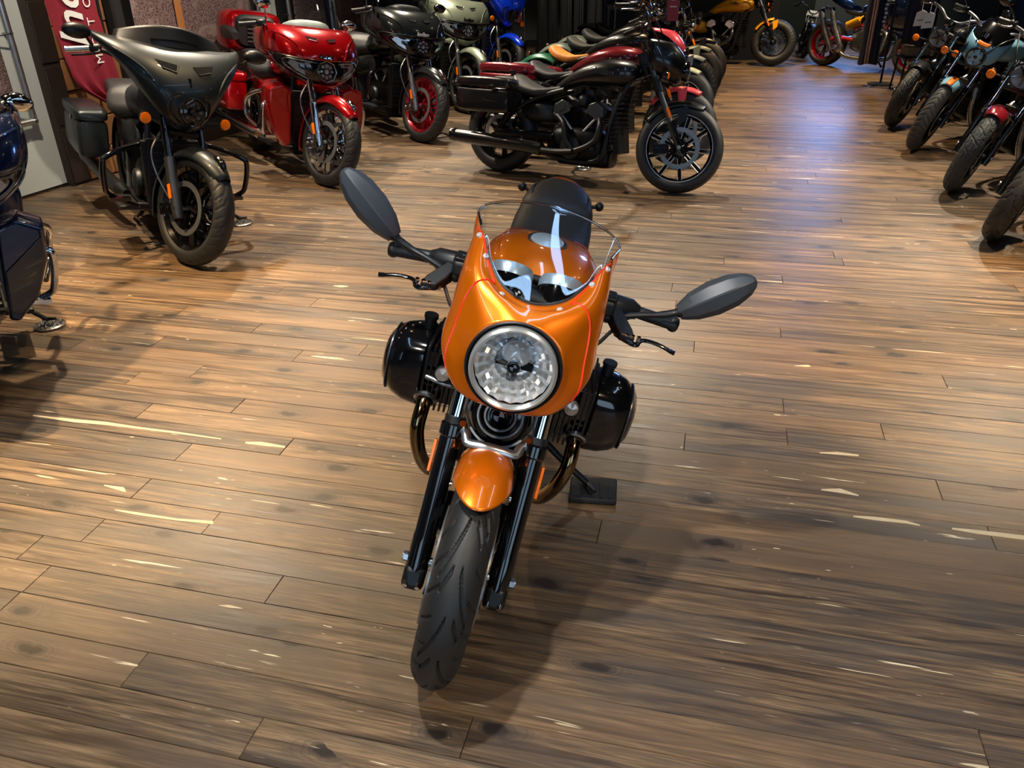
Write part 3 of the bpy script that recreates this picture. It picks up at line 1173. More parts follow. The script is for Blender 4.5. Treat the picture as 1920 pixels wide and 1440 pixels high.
def lamp_round(b, c, d, r, st=True, bowl=BLK, ring=BLK, refl=REFL, depth=.12):
    d = Vector(d).normalized()
    h = b.add('headlamp', MB().lathe([(.001, -depth), (r * .5, -depth * .95), (r * .85, -depth * .6), (r * 1.0, -.01), (r * 1.0, .004)], c, d, 36), bowl, st)
    b.add('headlamp_ring', MB().lathe([(r * .92, .0), (r * .94, .012), (r * 1.03, .01), (r * 1.05, -.01), (r * 1.0, -.014)], c, d, 48, closed=True), ring, st, parent=h)
    b.add('reflector', MB().lathe([(r * .93, .003), (r * .8, -.02), (r * .5, -.045), (.001, -.055)], c, d, 16), refl, st, parent=h)
    mb = MB()
    u = d.orthogonal().normalized()
    w = d.cross(u)
    for k in range(5):
        a = 2 * pi * k / 5 + .3
        mb.tube([Vector(c) + (u * cos(a) + w * sin(a)) * r * .18 - d * .03, Vector(c) + (u * cos(a) + w * sin(a)) * r * .85 - d * .012], [r * .1, r * .05], 6)
    mb.lathe([(r * .22, -.04), (r * .25, -.012), (.001, -.008)], c, d, 16)
    b.add('lamp_insert', mb, LEDB, st, parent=h)
    b.add('headlamp_glass', MB().lathe([(r * .95, .006), (r * .7, .016), (r * .35, .022), (.001, .024)], c, d, 36), LENS, st, parent=h)
    return h


# ------------------------------------------------------------------ the orange cafe racer in the foreground
ORANGE = paint('metallic_orange', 'ea7404', .30, .62)
REDLINE = pmat('red_pinstripe', 'e02a08', .3, 0, .5)


def hero():
    b = Bike('cafe_racer_motorcycle', (-.216, 1.619), -98.0, 13.77, 1.0, 'metallic orange cafe racer with clear bubble screen and big round headlamp in the foreground', rake=25, trail=.12)
    R = .30
    wheel(b, 'front', 0, R, .122, True, h=.075, nsp=10, style='bar', rim=BLK, tread=tread_curved(16, R), res=(900, 97), dr=.155, depth=.0062, rimw=.38)
    wheel(b, 'rear', -1.52, .315, .18, False, h=.085, nsp=10, rim=BLK, res=(120, 21), disc=(-1,), rimw=.4)
    for sd in (1, -1):
        caliper(b, 0, R, sd * 1.0, BLK, True, -52)
    # fork legs: chrome tubes into black sliders with axle clamps
    Y = .108
    for sd in (1, -1):
        F = lambda z, dx=0, dy=0: b.fork(z, R, sd * (Y + dy)) + V(dx, 0, 0)
        sl = b.add('fork_slider', MB().tube([F(.245), F(.27), F(.36), F(.365), F(.60), F(.605), F(.63), F(.635)], [.026, .030, .030, .0285, .0285, .033, .033, .026], 28), BLK, True)
        b.add('axle_clamp', MB().box(F(.262, .006), (.05, .058, .066), Matrix.Rotation(-radians(25), 3, 'Y')), BLKM, True, parent=sl, bevel=.016)
        for k in (-1, 1):
            b.add('clamp_bolt', MB().cyl(F(.262, .022, k * .016), F(.257, .040, k * .016), .0065, n=10), CHROME, True, parent=sl)
        b.add('fork_tube', MB().cyl(F(.62), F(.98), .0215, n=24), CHROME, True)
        b.add('dust_seal', MB().cyl(F(.634), F(.650), .027, n=24), BLKP, True, parent=sl)
        b.add('side_reflector', MB().box(F(.545, -.005, .034), (.018, .008, .085), Matrix.Rotation(-radians(25), 3, 'Y')), AMBER, True, parent=sl, bevel=.002)
        b.add('axle_nut', MB().cyl(V(.0, sd * .130, .30), V(.0, sd * .147, .30), .014, n=6), STEEL, True, parent=sl)
    b.add('axle', MB().cyl(V(0, -.15, R), V(0, .15, R), .012, n=16), STEEL, True)
    # triple clamps
    for z, nm in ((.735, 'lower_triple_clamp'), (.94, 'upper_triple_clamp')):
        b.add(nm, MB().tube([b.fork(z, R, -.14), b.fork(z, R, -.1), b.fork(z, R, 0) + V(-.03, 0, 0), b.fork(z, R, .1), b.fork(z, R, .14)], [.024, .034, .03, .034, .024], 12), BLKM, True)

    # front mudguard with its silver bridge
    def fend(u, v):
        k = (v - .5) * 2
        a = radians(-34 + (57 - 21 * k * k) * u)
        wdt = .071 * (1 - .14 * (1 - u))
        rr_ = .332 - .05 * (1 - cos(k * 1.25)) + .006 * sin(pi * u)
        return V(sin(a) * rr_, wdt * sin(k * 1.3) / sin(1.3), R + cos(a) * rr_)
    fo = b.add('front_mudguard', MB().grid(fend, 40, 22), ORANGE, True, solid=.004)
    for sd in (1, -1):
        b.add('mudguard_screw', MB().lathe([(.001, .006), (.007, .004), (.008, 0)], V(.03, sd * .071, .585), (0, sd, 0), 10), CHROME, True, parent=fo)
    br = MB()
    br.tube(spline([V(-.150, -.105, .625), V(-.135, -.075, .630), V(-.108, -.062, .618), V(-.10, -.03, .624), V(-.098, 0, .626), V(-.10, .03, .624), V(-.108, .062, .618), V(-.135, .075, .630), V(-.150, .105, .625)], 6), .013, 10, flat=.8)
    b.add('mudguard_bridge', br, ALU, True)
    for sd in (1, -1):
        b.add('bridge_bolt', MB().cyl(V(-.14, sd * .085, .635), V(-.13, sd * .085, .654), .009, n=10), CHROME, True)

    # headlamp
    nL = V(cos(radians(6)), 0, sin(radians(6)))
    uL = V(-sin(radians(6)), 0, cos(radians(6)))
    LC = V(-.085, 0, .868)
    rl = .099
    hb = b.add('headlamp', MB().lathe([(.001, -.15), (.06, -.14), (.09, -.09), (rl + .008, -.03), (rl + .012, -.006), (rl + .004, .0)], LC, nL, 56), BLK, True)
    b.add('headlamp_ring', MB().lathe([(rl - .006, .004), (rl - .007, .014), (rl - .001, .019), (rl + .005, .015), (rl + .006, -.004), (rl - .002, -.01)], LC, nL, 72, closed=True), LRING, True, parent=hb)
    secs = []
    rb = MB()
    # faceted reflector
    nfa, nra = 40, 9
    vs = []
    for i in range(nfa):
        for j in range(nra):
            r = (rl - .006) * (.25 + .75 * j / (nra - 1))
            an = 2 * pi * i / nfa
            dep = -.055 + .055 * (r / rl) ** 2
            dep += .004 * ((i % 2) * 2 - 1) * (1 if j > 2 else 0) + .003 * ((j % 2) * 2 - 1)
            vs.append(LC + nL * dep + V(0, 1, 0) * (cos(an) * r) + uL * (sin(an) * r))
    fs = [(i * nra + j, ((i + 1) % nfa) * nra + j, ((i + 1) % nfa) * nra + j + 1, i * nra + j + 1) for i in range(nfa) for j in range(nra - 1)]
    b.add('reflector', rb.add(vs, fs), REFL, True, parent=hb, angle=5)
    b.add('reflector_back', MB().lathe([(.001, -.056), (.03, -.055)], LC, nL, 20), LEDC, True, parent=hb)
    # upper low-beam shield, central badge cap, parking bulb
    top = LC + uL * .032
    b.add('low_beam_shield', MB().lathe([(.034, -.05), (.036, -.022), (.030, -.016), (.020, -.024), (.001, -.03)], top, nL, 32), LEDC, True, parent=hb)
    b.add('bulb_bracket', MB().box(LC - nL * .03 + uL * .0, (.012, .09, .016)).tube([LC - nL * .03 + V(0, -.045, 0), LC - nL * .012], .006, 6), DARKM, True, parent=hb)
    cap = b.add('lamp_cap', MB().lathe([(.018, -.05), (.0185, -.008), (.016, -.003), (.0145, -.005), (.001, -.005)], LC, nL, 32), CHROME, True, parent=hb)
    roundel(b, cap, LC - nL * .0045, nL, uL, .0135)
    b.add('parking_bulb', MB().lathe([(.014, -.05), (.013, -.03), (.009, -.026), (.001, -.02)], LC - uL * .034, nL, 20), GREYM, True, parent=hb)
    b.add('headlamp_glass', MB().lathe([(rl - .006, .012), (rl * .75, .022), (rl * .4, .028), (.001, .030)], LC, nL, 56), LENS, True, parent=hb)
    # fairing: rings from the lamp rim outwards
    ang = [0, 18, 36, 52, 66, 85, 108, 140, 180]
    R0 = [LC + nL * -.004 + V(0, 1, 0) * sin(radians(a)) * .113 + uL * cos(radians(a)) * .113 for a in ang]
    R2 = [V(-.185, 0, .998), V(-.205, .074, 1.014), V(-.262, .122, 1.048), V(-.328, .156, 1.083), V(-.368, .180, 1.066), V(-.31, .178, .965), V(-.225, .184, .868), V(-.13, .128, .772), V(-.118, 0, .738)]
    R3 = [V(-.425, 0, 1.158), V(-.422, .07, 1.152), V(-.415, .13, 1.140), V(-.402, .178, 1.116), V(-.398, .187, 1.068), V(-.392, .180, .965), V(-.33, .186, .862), V(-.25, .125, .772), V(-.20, 0, .740)]
    bul = [(.0, 0, .008), (.004, .004, .010), (.012, .010, .012), (.02, .022, .012), (.025, .03, .008), (.028, .034, 0), (.026, .03, -.008), (.012, .012, -.012), (0, 0, -.006)]
    R1 = [(p + q) / 2 + V(*w) for p, q, w in zip(R0, R2, bul)]

    def ring(Rk):
        full = [V(p.x, -p.y, p.z) for p in reversed(Rk[1:-1])] + Rk  # -140 .. 180
        return full  # 16 points, closed, index 7 = top
    rings = [ring(r) for r in (R0, R1, R2, R3)]
    NU = 12
    sm = [spline(r, NU, True) for r in rings]
    NT = len(sm[0])
    NV = 10

    def S(i, v):
        p = [sm[k][i % NT] for k in range(4)]
        t = v * 3
        k = min(2, int(t))
        t -= k
        p0 = p[k - 1] if k > 0 else p[0] * 2 - p[1]
        p3 = p[k + 2] if k < 2 else p[3] * 2 - p[2]
        if k == 2:
            p0 = p[2] * 2 - p[3] if False else p[1]
        a, c = p[k], p[k + 1]
        return .5 * (2 * a + (c - p0) * t + (2 * p0 - 5 * a + 4 * c - p3) * t * t + (3 * a - p0 - 3 * c + p3) * t ** 3)

    def SJ(j, v):
        """j = signed control index from the top (negative = rider's right)"""
        x = (7 + j) * NU
        i = int(math.floor(x))
        fr = x - i
        return S(i, v).lerp(S(i + 1, v), fr)
    WJ = 3.32
    body, scr = MB(), MB()
    nv3 = NV * 3
    vs = [S(i, v / nv3) for i in range(NT) for v in range(nv3 + 1)]
    fb, fsr = [], []
    for i in range(NT):
        j = ((i + .5) / NU) - 7
        if j > 8.0:
            j -= 16
        for v in range(nv3):
            f = (i * (nv3 + 1) + v, ((i + 1) % NT) * (nv3 + 1) + v, ((i + 1) % NT) * (nv3 + 1) + v + 1, i * (nv3 + 1) + v + 1)
            if abs(j) < WJ and v >= 2 * NV:
                fsr.append(f)
            else:
                fb.append(f)
    used = sorted({q for f in fb for q in f})
    mp_ = {q: k for k, q in enumerate(used)}
    fa = b.add('fairing', body.add([vs[q] for q in used], [tuple(mp_[q] for q in f) for f in fb]), ORANGE, True, solid=.004, off=-1, angle=60)
    # rim lip around the lamp
    b.add('lamp_surround', MB().lathe([(.1135, -.004), (.116, .002), (.113, .006), (.108, -.002), (.108, -.03)], LC, nL, 64), BLKP, True, parent=fa)
    nj, nk = 56, 16
    w0 = WJ + .03
    sc = MB().grid(lambda u, v: SJ(-w0 + 2 * w0 * u, .645 + .355 * v) + V(.003, 0, .003), nj, nk)
    so = b.add('windscreen', sc, SCREEN, True, solid=.0035)
    # thick polished edge of the screen
    edge = [SJ(-w0 + 2 * w0 * k / 48, 1.0) + V(.003, 0, .003) for k in range(49)]
    b.add('screen_edge', MB().tube([SJ(-w0, .70) + V(.003, 0, .003)] + edge + [SJ(w0, .70) + V(.003, 0, .003)], .0032, 8), glass_mat('acrylic_edge', (.80, .85, .89), 1.9, .08, 1.0), True, parent=so)
    # dark lower band of the screen opening
    b.add('screen_gasket', MB().tube([SJ(-2.3 + 4.6 * k / 40, .66) for k in range(41)], .0035, 8), BLKP, True, parent=so)
    for sd in (1, -1):
        path = [(3.75, .655), (3.3, .635), (2.7, .625), (2.0, .615), (1.6, .60), (1.42, .57), (1.75, .47), (2.3, .36), (3.1, .27), (4.0, .22), (5.0, .21), (5.8, .24), (6.4, .32)]
        pts = spline([Vector((j * sd, v, 0)) for j, v in path], 8)
        b.add('pinstripe', MB().tube([SJ(p.x, p.y) for p in pts], .0023, 6), REDLINE, True, parent=fa)
        for j, v in ((1.0, .555), (2.35, .585), (3.3, .60)):
            p = SJ(j * sd, v)
            n_ = (SJ(j * sd + .1, v) - SJ(j * sd - .1, v)).cross(SJ(j * sd, v + .02) - SJ(j * sd, v - .02)).normalized()
            if n_.x < 0:
                n_ = -n_
            b.add('fairing_screw', MB().lathe([(.0075, -.004), (.0078, .002), (.006, .0045), (.003, .0045), (.0025, .002), (.001, .002)], p, n_, 14), EDGE, True, parent=fa)
    roundel(b, fa, SJ(-.45, .675) + V(.006, 0, .006), V(.75, 0, .66), V(-.66, 0, .75), .010, GREYM)
    # black inner tray and the two clocks
    b.add('inner_tray', MB().loft([[V(-.19, -.06, .975), V(-.19, .06, .975), V(-.36, .14, .925), V(-.36, -.14, .925)], [V(-.19, -.05, .94), V(-.19, .05, .94), V(-.36, .12, .90), V(-.36, -.12, .90)]]), BLKP, True)
    for sd in (1, -1):
        c = V(-.36, sd * .066, .985)
        d = V(-.62, 0, .78)
        g_ = b.add('instrument', MB().lathe([(.001, -.075), (.04, -.07), (.05, -.05), (.054, 0), (.05, .004)], c, d, 36), BLK, True)
        b.add('instrument_ring', MB().lathe([(.046, .0), (.048, .014), (.054, .014), (.058, .004), (.058, -.016), (.050, -.016)], c, d, 40, closed=True), GRING, True, parent=g_)
        b.add('dial', MB().lathe([(.001, .004), (.048, .004)], c, d, 24), BLKM, True, parent=g_)
    # handlebar, switchgear, levers, mirrors
    half = [V(-.43, 0, .955), V(-.425, .08, .955), V(-.42, .17, .95), V(-.435, .28, .938), V(-.455, .395, .922)]
    hp = spline(half, 6)
    b.add('handlebar', MB().tube([V(p.x, -p.y, p.z) for p in reversed(hp)] + hp[1:], .0135, 12), BLKM, True)
    for sd in (1, -1):
        m = lambda x, y, z: V(x, sd * y, z)
        gr = b.add('grip', MB().tube([m(-.436, .285, .937), m(-.438, .29, .937), m(-.452, .378, .925), m(-.453, .382, .925), m(-.455, .392, .923), m(-.456, .399, .922)], [.016, .0172, .0172, .021, .022, .019], 18), BLKP, True)
        b.add('switch_block', MB().tube([m(-.42, .205, .948), m(-.422, .215, .948), m(-.43, .262, .942), m(-.432, .272, .941), m(-.433, .284, .939)], [.02, .029, .030, .024, .02], 18), BLKM, True)
        b.add('reservoir', MB().box(m(-.385, .175, .958), (.062, .085, .045)), BLKP, True, bevel=.012)
        b.add('reservoir_cap', MB().box(m(-.385, .175, .984), (.056, .078, .008)).box(m(-.385, .175, .989), (.012, .05, .004)), BLKM, True, bevel=.003)
        for k in (-1, 1):
            b.add('reservoir_screw', MB().cyl(m(-.385 + .02, .175 + k * .03, .986), m(-.385 + .02, .175 + k * .03, .9895), .0035, n=8), CHROME, True)
        # lever perch and blade
        b.add('lever_perch', MB().loft([[m(-.40, .20, .955), m(-.40, .235, .955), m(-.40, .235, .915), m(-.40, .20, .915)], [m(-.35, .225, .93), m(-.35, .275, .925), m(-.35, .275, .895), m(-.35, .225, .90)], [m(-.325, .245, .915), m(-.325, .285, .912), m(-.325, .285, .892), m(-.325, .245, .895)]]), BLKM, True, bevel=.004)
        bl = spline([m(-.345, .235, .902), m(-.328, .268, .898), m(-.322, .29, .897), m(-.345, .305, .902), m(-.352, .33, .902), m(-.352, .36, .898), m(-.347, .385, .893), m(-.344, .398, .892)], 5)
        b.add('lever', MB().tube(bl, [.009] * 12 + [.0068] * 18 + [.008] * 6, 10, flat=.75), BLK, True)
        for k in (0, 1, 2):
            b.add('adjuster_bolt', MB().cyl(m(-.332, .262 + .016 * k, .905), m(-.330, .262 + .016 * k, .917), .0052, n=8), CHROME, True)
        b.add('brake_hose' if sd < 0 else 'clutch_hose', MB().tube(spline([m(-.36, .225, .90), m(-.33, .19, .86), m(-.36, .15, .84), m(-.42, .1, .86)], 6), .005, 8), BLKP, True)
        # mirror: stalk and long pointed head
        b.add('mirror_clamp', MB().ell(m(-.385, .205, .925), (.016, .016, .016), 14, 8).cyl(m(-.415, .2, .945), m(-.385, .205, .922), .012), BLKM, True)
        st_ = spline([m(-.385, .205, .922), m(-.40, .28, .945), m(-.415, .345, .958), m(-.42, .392, .978)], 6)
        sk = b.add('mirror_stalk', MB().tube(st_, [.010] * 6 + [.0095] * 6 + [.0115] * 5 + [.017, .020], 12, flat=.8), BLKM, True)
        a0, a1 = m(-.418, .385, .975), m(-.425, .545, 1.112)
        ax = (a1 - a0).normalized()
        fw = V(.86, 0, .5)
        fw = (fw - ax * fw.dot(ax)).normalized()
        sw = ax.cross(fw)
        if sw.z < 0:
            sw = -sw
        secs = []
        L_ = (a1 - a0).length
        for t, hw_, dp in ((0, .020, .014), (.06, .026, .020), (.2, .038, .03), (.45, .046, .036), (.7, .043, .033), (.88, .031, .024), (.97, .017, .014), (1.0, .007, .006)):
            c = a0 + ax * (t * L_)
            sec = []
            for y_, z_ in ((-1, -.25), (-1, .05), (-.72, .62), (-.05, 1.0), (.06, 1.0), (.7, .62), (1, .05), (1, -.25)):
                sec.append(c + sw * (y_ * hw_) + fw * (z_ * dp))
            secs.append(sec)
        mo = b.add('mirror', MB().loft(secs), MIRP, True, bevel=.0018, angle=15)
        mg = []
        for t, hw_ in ((.08, .02), (.2, .033), (.45, .041), (.7, .038), (.88, .026), (.96, .012)):
            c = a0 + ax * (t * L_) - fw * .0095
            mg.append((c, hw_))
        pl = [c + sw * w_ for c, w_ in mg] + [c - sw * w_ for c, w_ in reversed(mg)]
        b.add('mirror_glass', MB().add(pl, [tuple(range(len(pl)))]), CHROME, True, parent=mo)

    # tank, seat, tail
    tk = b.add('fuel_tank', MB().sloft([(-.50, .86, .10, .05, .06, 2.4), (-.56, .86, .155, .085, .10, 2.4), (-.68, .855, .178, .105, .12, 2.5), (-.82, .845, .176, .10, .12, 2.6), (-.96, .83, .14, .075, .10, 2.6), (-1.06, .81, .105, .035, .07, 2.4)], 36, 5), ORANGE)
    b.add('fuel_cap', MB().lathe([(.001, .010), (.030, .010), (.034, .008), (.046, .008), (.050, .005), (.051, -.006)], V(-.735, 0, .957), (.04, 0, 1), 40), GRING, parent=tk)
    b.add('cap_ring', MB().lathe([(.052, -.004), (.056, .004), (.060, .003), (.061, -.006)], V(-.735, 0, .957), (.04, 0, 1), 40, closed=True), GREYM, parent=tk)
    for sd in (1, -1):
        b.add('painted_tank_reflection', MB().tube(spline([V(-.55, sd * .11, .925), V(-.70, sd * .135, .938), V(-.85, sd * .125, .925), V(-.98, sd * .085, .895)], 6), .0018, 6), MATS.get('burnt_orange_line') or pmat('burnt_orange_line', '9a3006', .3, 0, .5), parent=tk)  # thin dark orange lines painting the line reflections on the tank
    b.add('seat', MB().sloft([(-1.0, .80, .09, .05, .05, 2.6), (-1.08, .79, .12, .055, .05, 2.8), (-1.22, .775, .145, .055, .05, 3), (-1.34, .785, .148, .065, .05, 3), (-1.42, .81, .14, .06, .05, 3)], 28, 4), LEATH)
    hump = b.add('seat_hump', MB().sloft([(-1.36, .80, .10, .03, .03, 2.6), (-1.42, .82, .138, .055, .05, 2.8), (-1.50, .835, .135, .058, .05, 2.6), (-1.60, .845, .118, .052, .05, 2.4), (-1.70, .85, .085, .038, .04, 2.2), (-1.745, .85, .045, .018, .025, 2)], 32, 5), LEATH)
    b.add('seat_piping', MB().tube([V(-1.405 - .03 * cos(a), .137 * sin(a), .868 - .075 * abs(sin(a)) ** 3) for a in [(-pi / 2 + pi * k / 24) for k in range(25)]], .004, 8), GLEATH, parent=hump)
    b.add('seat_piping', MB().tube([V(-1.47 - .235 * cos(a), .118 * sin(a), .885 - .012 * cos(a)) for a in [(-pi / 2 + pi * k / 24) for k in range(25)]], .0035, 8), GLEATH, parent=hump)
    tl = b.add('tail_cowl', MB().sloft([(-1.40, .79, .13, .03, .04, 2.6), (-1.55, .81, .138, .05, .05, 2.6), (-1.68, .825, .115, .05, .05, 2.4), (-1.78, .835, .07, .04, .04, 2.2), (-1.81, .835, .03, .02, .02, 2)], 28, 4), ORANGE)
    b.add('tail_lamp', MB().sloft([(-1.75, .835, .06, .028, .02, 3), (-1.80, .838, .05, .028, .02, 3), (-1.825, .838, .03, .015, .012, 2)], 20, 3), REDL, parent=tl)
    for sd in (1, -1):
        b.add('rear_signal', MB().ell(V(-1.60, sd * .158, .845), (.02, .018, .018), 14, 10).cyl(V(-1.60, sd * .11, .83), V(-1.60, sd * .15, .843), .007), BLKM)
    # frame, swing arm, engine block, rear parts
    b.add('frame', MB().tube(spline([V(-.40, 0, .93), V(-.62, .06, .78), V(-1.0, .11, .72), V(-1.5, .10, .76)], 5), .018, 10).tube(spline([V(-.40, 0, .93), V(-.62, -.06, .78), V(-1.0, -.11, .72), V(-1.5, -.10, .76)], 5), .018, 10)
          .tube([V(-.42, .03, .85), V(-.52, .09, .55), V(-.6, .1, .35)], .016, 8).tube([V(-.42, -.03, .85), V(-.52, -.09, .55), V(-.6, -.1, .35)], .016, 8).cyl(V(-.365, 0, .80), V(-.43, 0, .94), .03), BLKM)
    b.add('engine_block', MB().sloft([(-.40, .48, .09, .13, .15, 4), (-.46, .48, .13, .17, .2, 4), (-.65, .47, .16, .19, .23, 4), (-.9, .46, .14, .17, .2, 4), (-1.02, .45, .11, .12, .12, 4)], 24, 3), DARKM, bevel=0)
    b.add('swing_arm', MB().tube([V(-.98, -.1, .42), V(-1.2, -.12, .37), V(-1.52, -.10, .315)], [.045, .05, .06], 14), BLKM)
    b.add('rear_mudguard', MB().grid(lambda u, v: V(-1.52 - sin(radians(-35 + 95 * u)) * .345, (v - .5) * .19, .315 + cos(radians(-35 + 95 * u)) * .345 - .02 * (2 * v - 1) ** 2), 16, 8), BLKP, solid=.004)
    # belt cover behind the fork with ringed badge
    fc = V(-.385, 0, .545)
    nF = V(.95, 0, .30)
    co = b.add('front_engine_cover', MB().lathe([(.001, .012), (.03, .012), (.032, .006), (.075, .004), (.085, -.004), (.095, -.03)], fc, nF, 40), BLK)
    for r_ in (.040, .060, .088):
        b.add('cover_ring', MB().lathe([(r_, .006), (r_ + .002, .011), (r_ + .0055, .011), (r_ + .0075, .006)], fc, nF, 48, closed=True), EDGE, parent=co)
    roundel(b, co, fc + nF * .013, nF, V(-.30, 0, .95), .026, GREYM)
    for sd in (1, -1):
        b.add('cover_strut', MB().tube(spline([V(-.37, sd * .105, .64), V(-.362, sd * .10, .56), V(-.365, sd * .07, .48)], 6), .006, 8), STEEL)
    b.add('oil_cooler', MB().box((-.36, 0, .43), (.04, .16, .07)), DARKM, bevel=.005)
    # boxer cylinders
    for sd in (1, -1):
        yoff = sd
        xc, zc = -.50, .588
        fins = MB()
        for k in range(7):
            y0 = .150 + .0145 * k
            fins.box((xc, yoff * y0, zc + .005), (.19 + .004 * k, .0062, .20))
        fins.box((xc, yoff * .19, zc), (.15, .12, .16))
        cyl_ = b.add('cylinder', fins, BLK, bevel=.002)
        secs = []
        for y, hx, hz, e in ((.245, .096, .108, 4.0), (.252, .102, .114, 3.6), (.295, .101, .113, 3.2), (.328, .094, .105, 2.8), (.352, .080, .091, 2.6), (.368, .060, .070, 2.5), (.374, .040, .048, 2.4)):
            sec = []
            for q in range(36):
                an = 2 * pi * q / 36
                sec.append(V(xc + hx * math.copysign(abs(cos(an)) ** (2 / e), cos(an)), yoff * y, zc - .005 + hz * math.copysign(abs(sin(an)) ** (2 / e), sin(an))))
            secs.append(sec)
        hc = b.add('cylinder_head_cover', MB().loft(secs), BLK)
        b.add('head_gasket', MB().loft([[V(xc + .105 * math.copysign(abs(cos(a)) ** .47, cos(a)), yoff * y, zc - .005 + .117 * math.copysign(abs(sin(a)) ** .47, sin(a))) for a in [2 * pi * q / 36 for q in range(36)]] for y in (.236, .243)]), DARKM, parent=hc)
        b.add('cover_trim', MB().tube([V(xc + .082 * math.copysign(abs(cos(a)) ** .75, cos(a)), yoff * .352, zc - .005 + .093 * math.copysign(abs(sin(a)) ** .7, sin(a))) for a in [2 * pi * q / 40 for q in range(40)]], .003, 6, closed=True), GREYM, parent=hc)
        for k in range(4):
            b.add('cover_bolt', MB().cyl(V(xc + .05 - .003 * k, yoff * .32, zc - .05 - .011 * k), V(xc + .056 - .004 * k, yoff * (.362 - .004 * k), zc - .052 - .011 * k), .005, n=8), GREYM, parent=hc)
        b.add('oil_filler', MB().cyl(V(xc - .01, yoff * .265, zc + .11), V(xc - .01, yoff * .265, zc + .143), .018, n=12).cyl(V(xc - .01, yoff * .265, zc + .14), V(xc - .01, yoff * .265, zc + .15), .021, n=12), BLKM, parent=hc)
        b.add('intake_tube', MB().tube(spline([V(xc - .08, yoff * .20, zc + .07), V(xc - .14, yoff * .19, zc + .11), V(xc - .22, yoff * .12, zc + .13)], 5), .032, 12), BLKM)
        # header pipe with flange
        xh = xc + .085
        b.add('exhaust_flange', MB().lathe([(.026, -.006), (.034, -.006), (.036, .004), (.03, .008), (.024, .006)], V(xh + .01, yoff * .222, zc - .065), V(.86, 0, -.5), 24, closed=True), STEEL)
        hp_ = spline([V(xh - .02, yoff * .222, zc - .05), V(xh + .035, yoff * .224, zc - .085), V(xh + .06, yoff * .222, zc - .15), V(xh + .035, yoff * .20, zc - .25), V(xh - .03, yoff * .165, zc - .335), V(xh - .16, yoff * .14, zc - .375), V(-.85, yoff * .13, .185), V(-1.1, yoff * (.12 if sd > 0 else .14), .19)], 7)
        b.add('exhaust_header', MB().tube(hp_, .0215, 18), BRONZE)
        # small driving lamps in front of the fins
        c = V(xc + .125, yoff * .185, zc + .045)
        dl = b.add('driving_lamp', MB().lathe([(.001, -.055), (.018, -.05), (.024, -.02), (.025, .0), (.022, .002)], c, (1, 0, .25), 24), BLKM)
        b.add('driving_lamp_lens', MB().lathe([(.0225, .0), (.018, .006), (.001, .009)], c, (1, 0, .25), 24), pmat('frosted_lamp_lens', '9a8f86', .15, .4, .8, var=.4, scale=150) if sd == 1 else MATS['frosted_lamp_lens'], parent=dl)
        b.add('lamp_bracket', MB().tube([V(xc + .09, yoff * .15, zc + .04), V(xc + .10, yoff * .185, zc + .04)], .007, 8), BLKM, parent=dl)
        b.add('foot_peg', MB().tube([V(-.98, yoff * .15, .33), V(-.98, yoff * .27, .335)], [.012, .014], 10), BLKP)
    b.add('spark_cable', MB().tube(spline([V(-.40, -.235, .60), V(-.385, -.18, .60), V(-.40, -.13, .59)], 6), .007, 10), ALU)
    muffler(b, [V(-1.0, .15, .20), V(-1.2, .19, .24), V(-1.5, .21, .30), V(-1.85, .215, .37)], .05, STEEL)
    # side stand on its rubber pad
    w = ground(1112, 925)
    q = b.local((w.x - .02, w.y, .028))
    b.add('kickstand', MB().tube(spline([V(-.78, .13, .27), V(lerp(-.78, q.x, .5), lerp(.13, q.y, .5), lerp(.27, q.z, .5)), V(q.x, q.y, q.z + .012)], 6), [.014, .011], 12).tube([V(q.x - .03, q.y - .02, q.z + .016), V(q.x + .05, q.y + .02, q.z + .024)], [.014, .010], 10, flat=.5), BLKM)
    return w


def roundel(b, parent, c, n_, u, r, ring=CHROME):
    """round badge with four quarters"""
    n_ = Vector(n_).normalized()
    u = (Vector(u) - n_ * Vector(u).dot(n_)).normalized()
    w = u.cross(n_)
    m = b.add('badge', MB().lathe([(r * .97, -.001), (r, .001), (r * .9, .0016), (r * .62, .0012), (.0005, .0012)], c, n_, 32), BLK, True, parent=parent)
    for k in (0, 2):
        pts = [Vector(c) + n_ * .0018]
        for q in range(7):
            a = (k + q / 6) * pi / 2
            pts.append(Vector(c) + n_ * .0018 + (w * cos(a) + u * sin(a)) * r * .6)
        b.add('badge_quarter', MB().add(pts, [tuple(range(len(pts)))]), ALU, True, parent=None)


PADPOS = hero()
_pd = empty('kickstand_pad', (PADPOS.x, PADPOS.y, 0))
tag(_pd, 'black square rubber pad under the side stand of the orange cafe racer', 'kickstand pad')
_pr = Matrix.Rotation(radians(-8), 3, 'Z')
MB().box((0, 0, .013), (.165, .135, .024), _pr).build('pad', pmat('pad_rubber', '1b1e20', .7, bump=.2), _pd, bevel=.008)
for i in range(-2, 3):
    MB().box(_pr @ V(i * .03, 0, .0262), (.014, .115, .0036), _pr).build('pad_rib', MATS['pad_rubber'], _pd)

# ------------------------------------------------------------------ big touring bikes along the left wall
CANDY = paint('candy_red', 'ab0610', .2, .6)
MBLACK = paint('matte_black_paint', '232a2e', .38, .55, 0.15)
GUNM = paint('dark_grey_gloss', '23282a', .2, .4)
SAGE = paint('silver_sage', '8f9a86', .33, .45, .3)
BLUE = paint('bright_blue', '0838d8', .2, .3)
NAVY = paint('navy_blue', '0a1c40', .2, .45)
REDRIM = paint('red_wheel', 'a00f22', .25, .5)
GRILLE = pmat('radiator_black', '0e0f11', .55, .3)
CREAMT = pmat('pale_dash_plastic', 'a7aea8', .5)

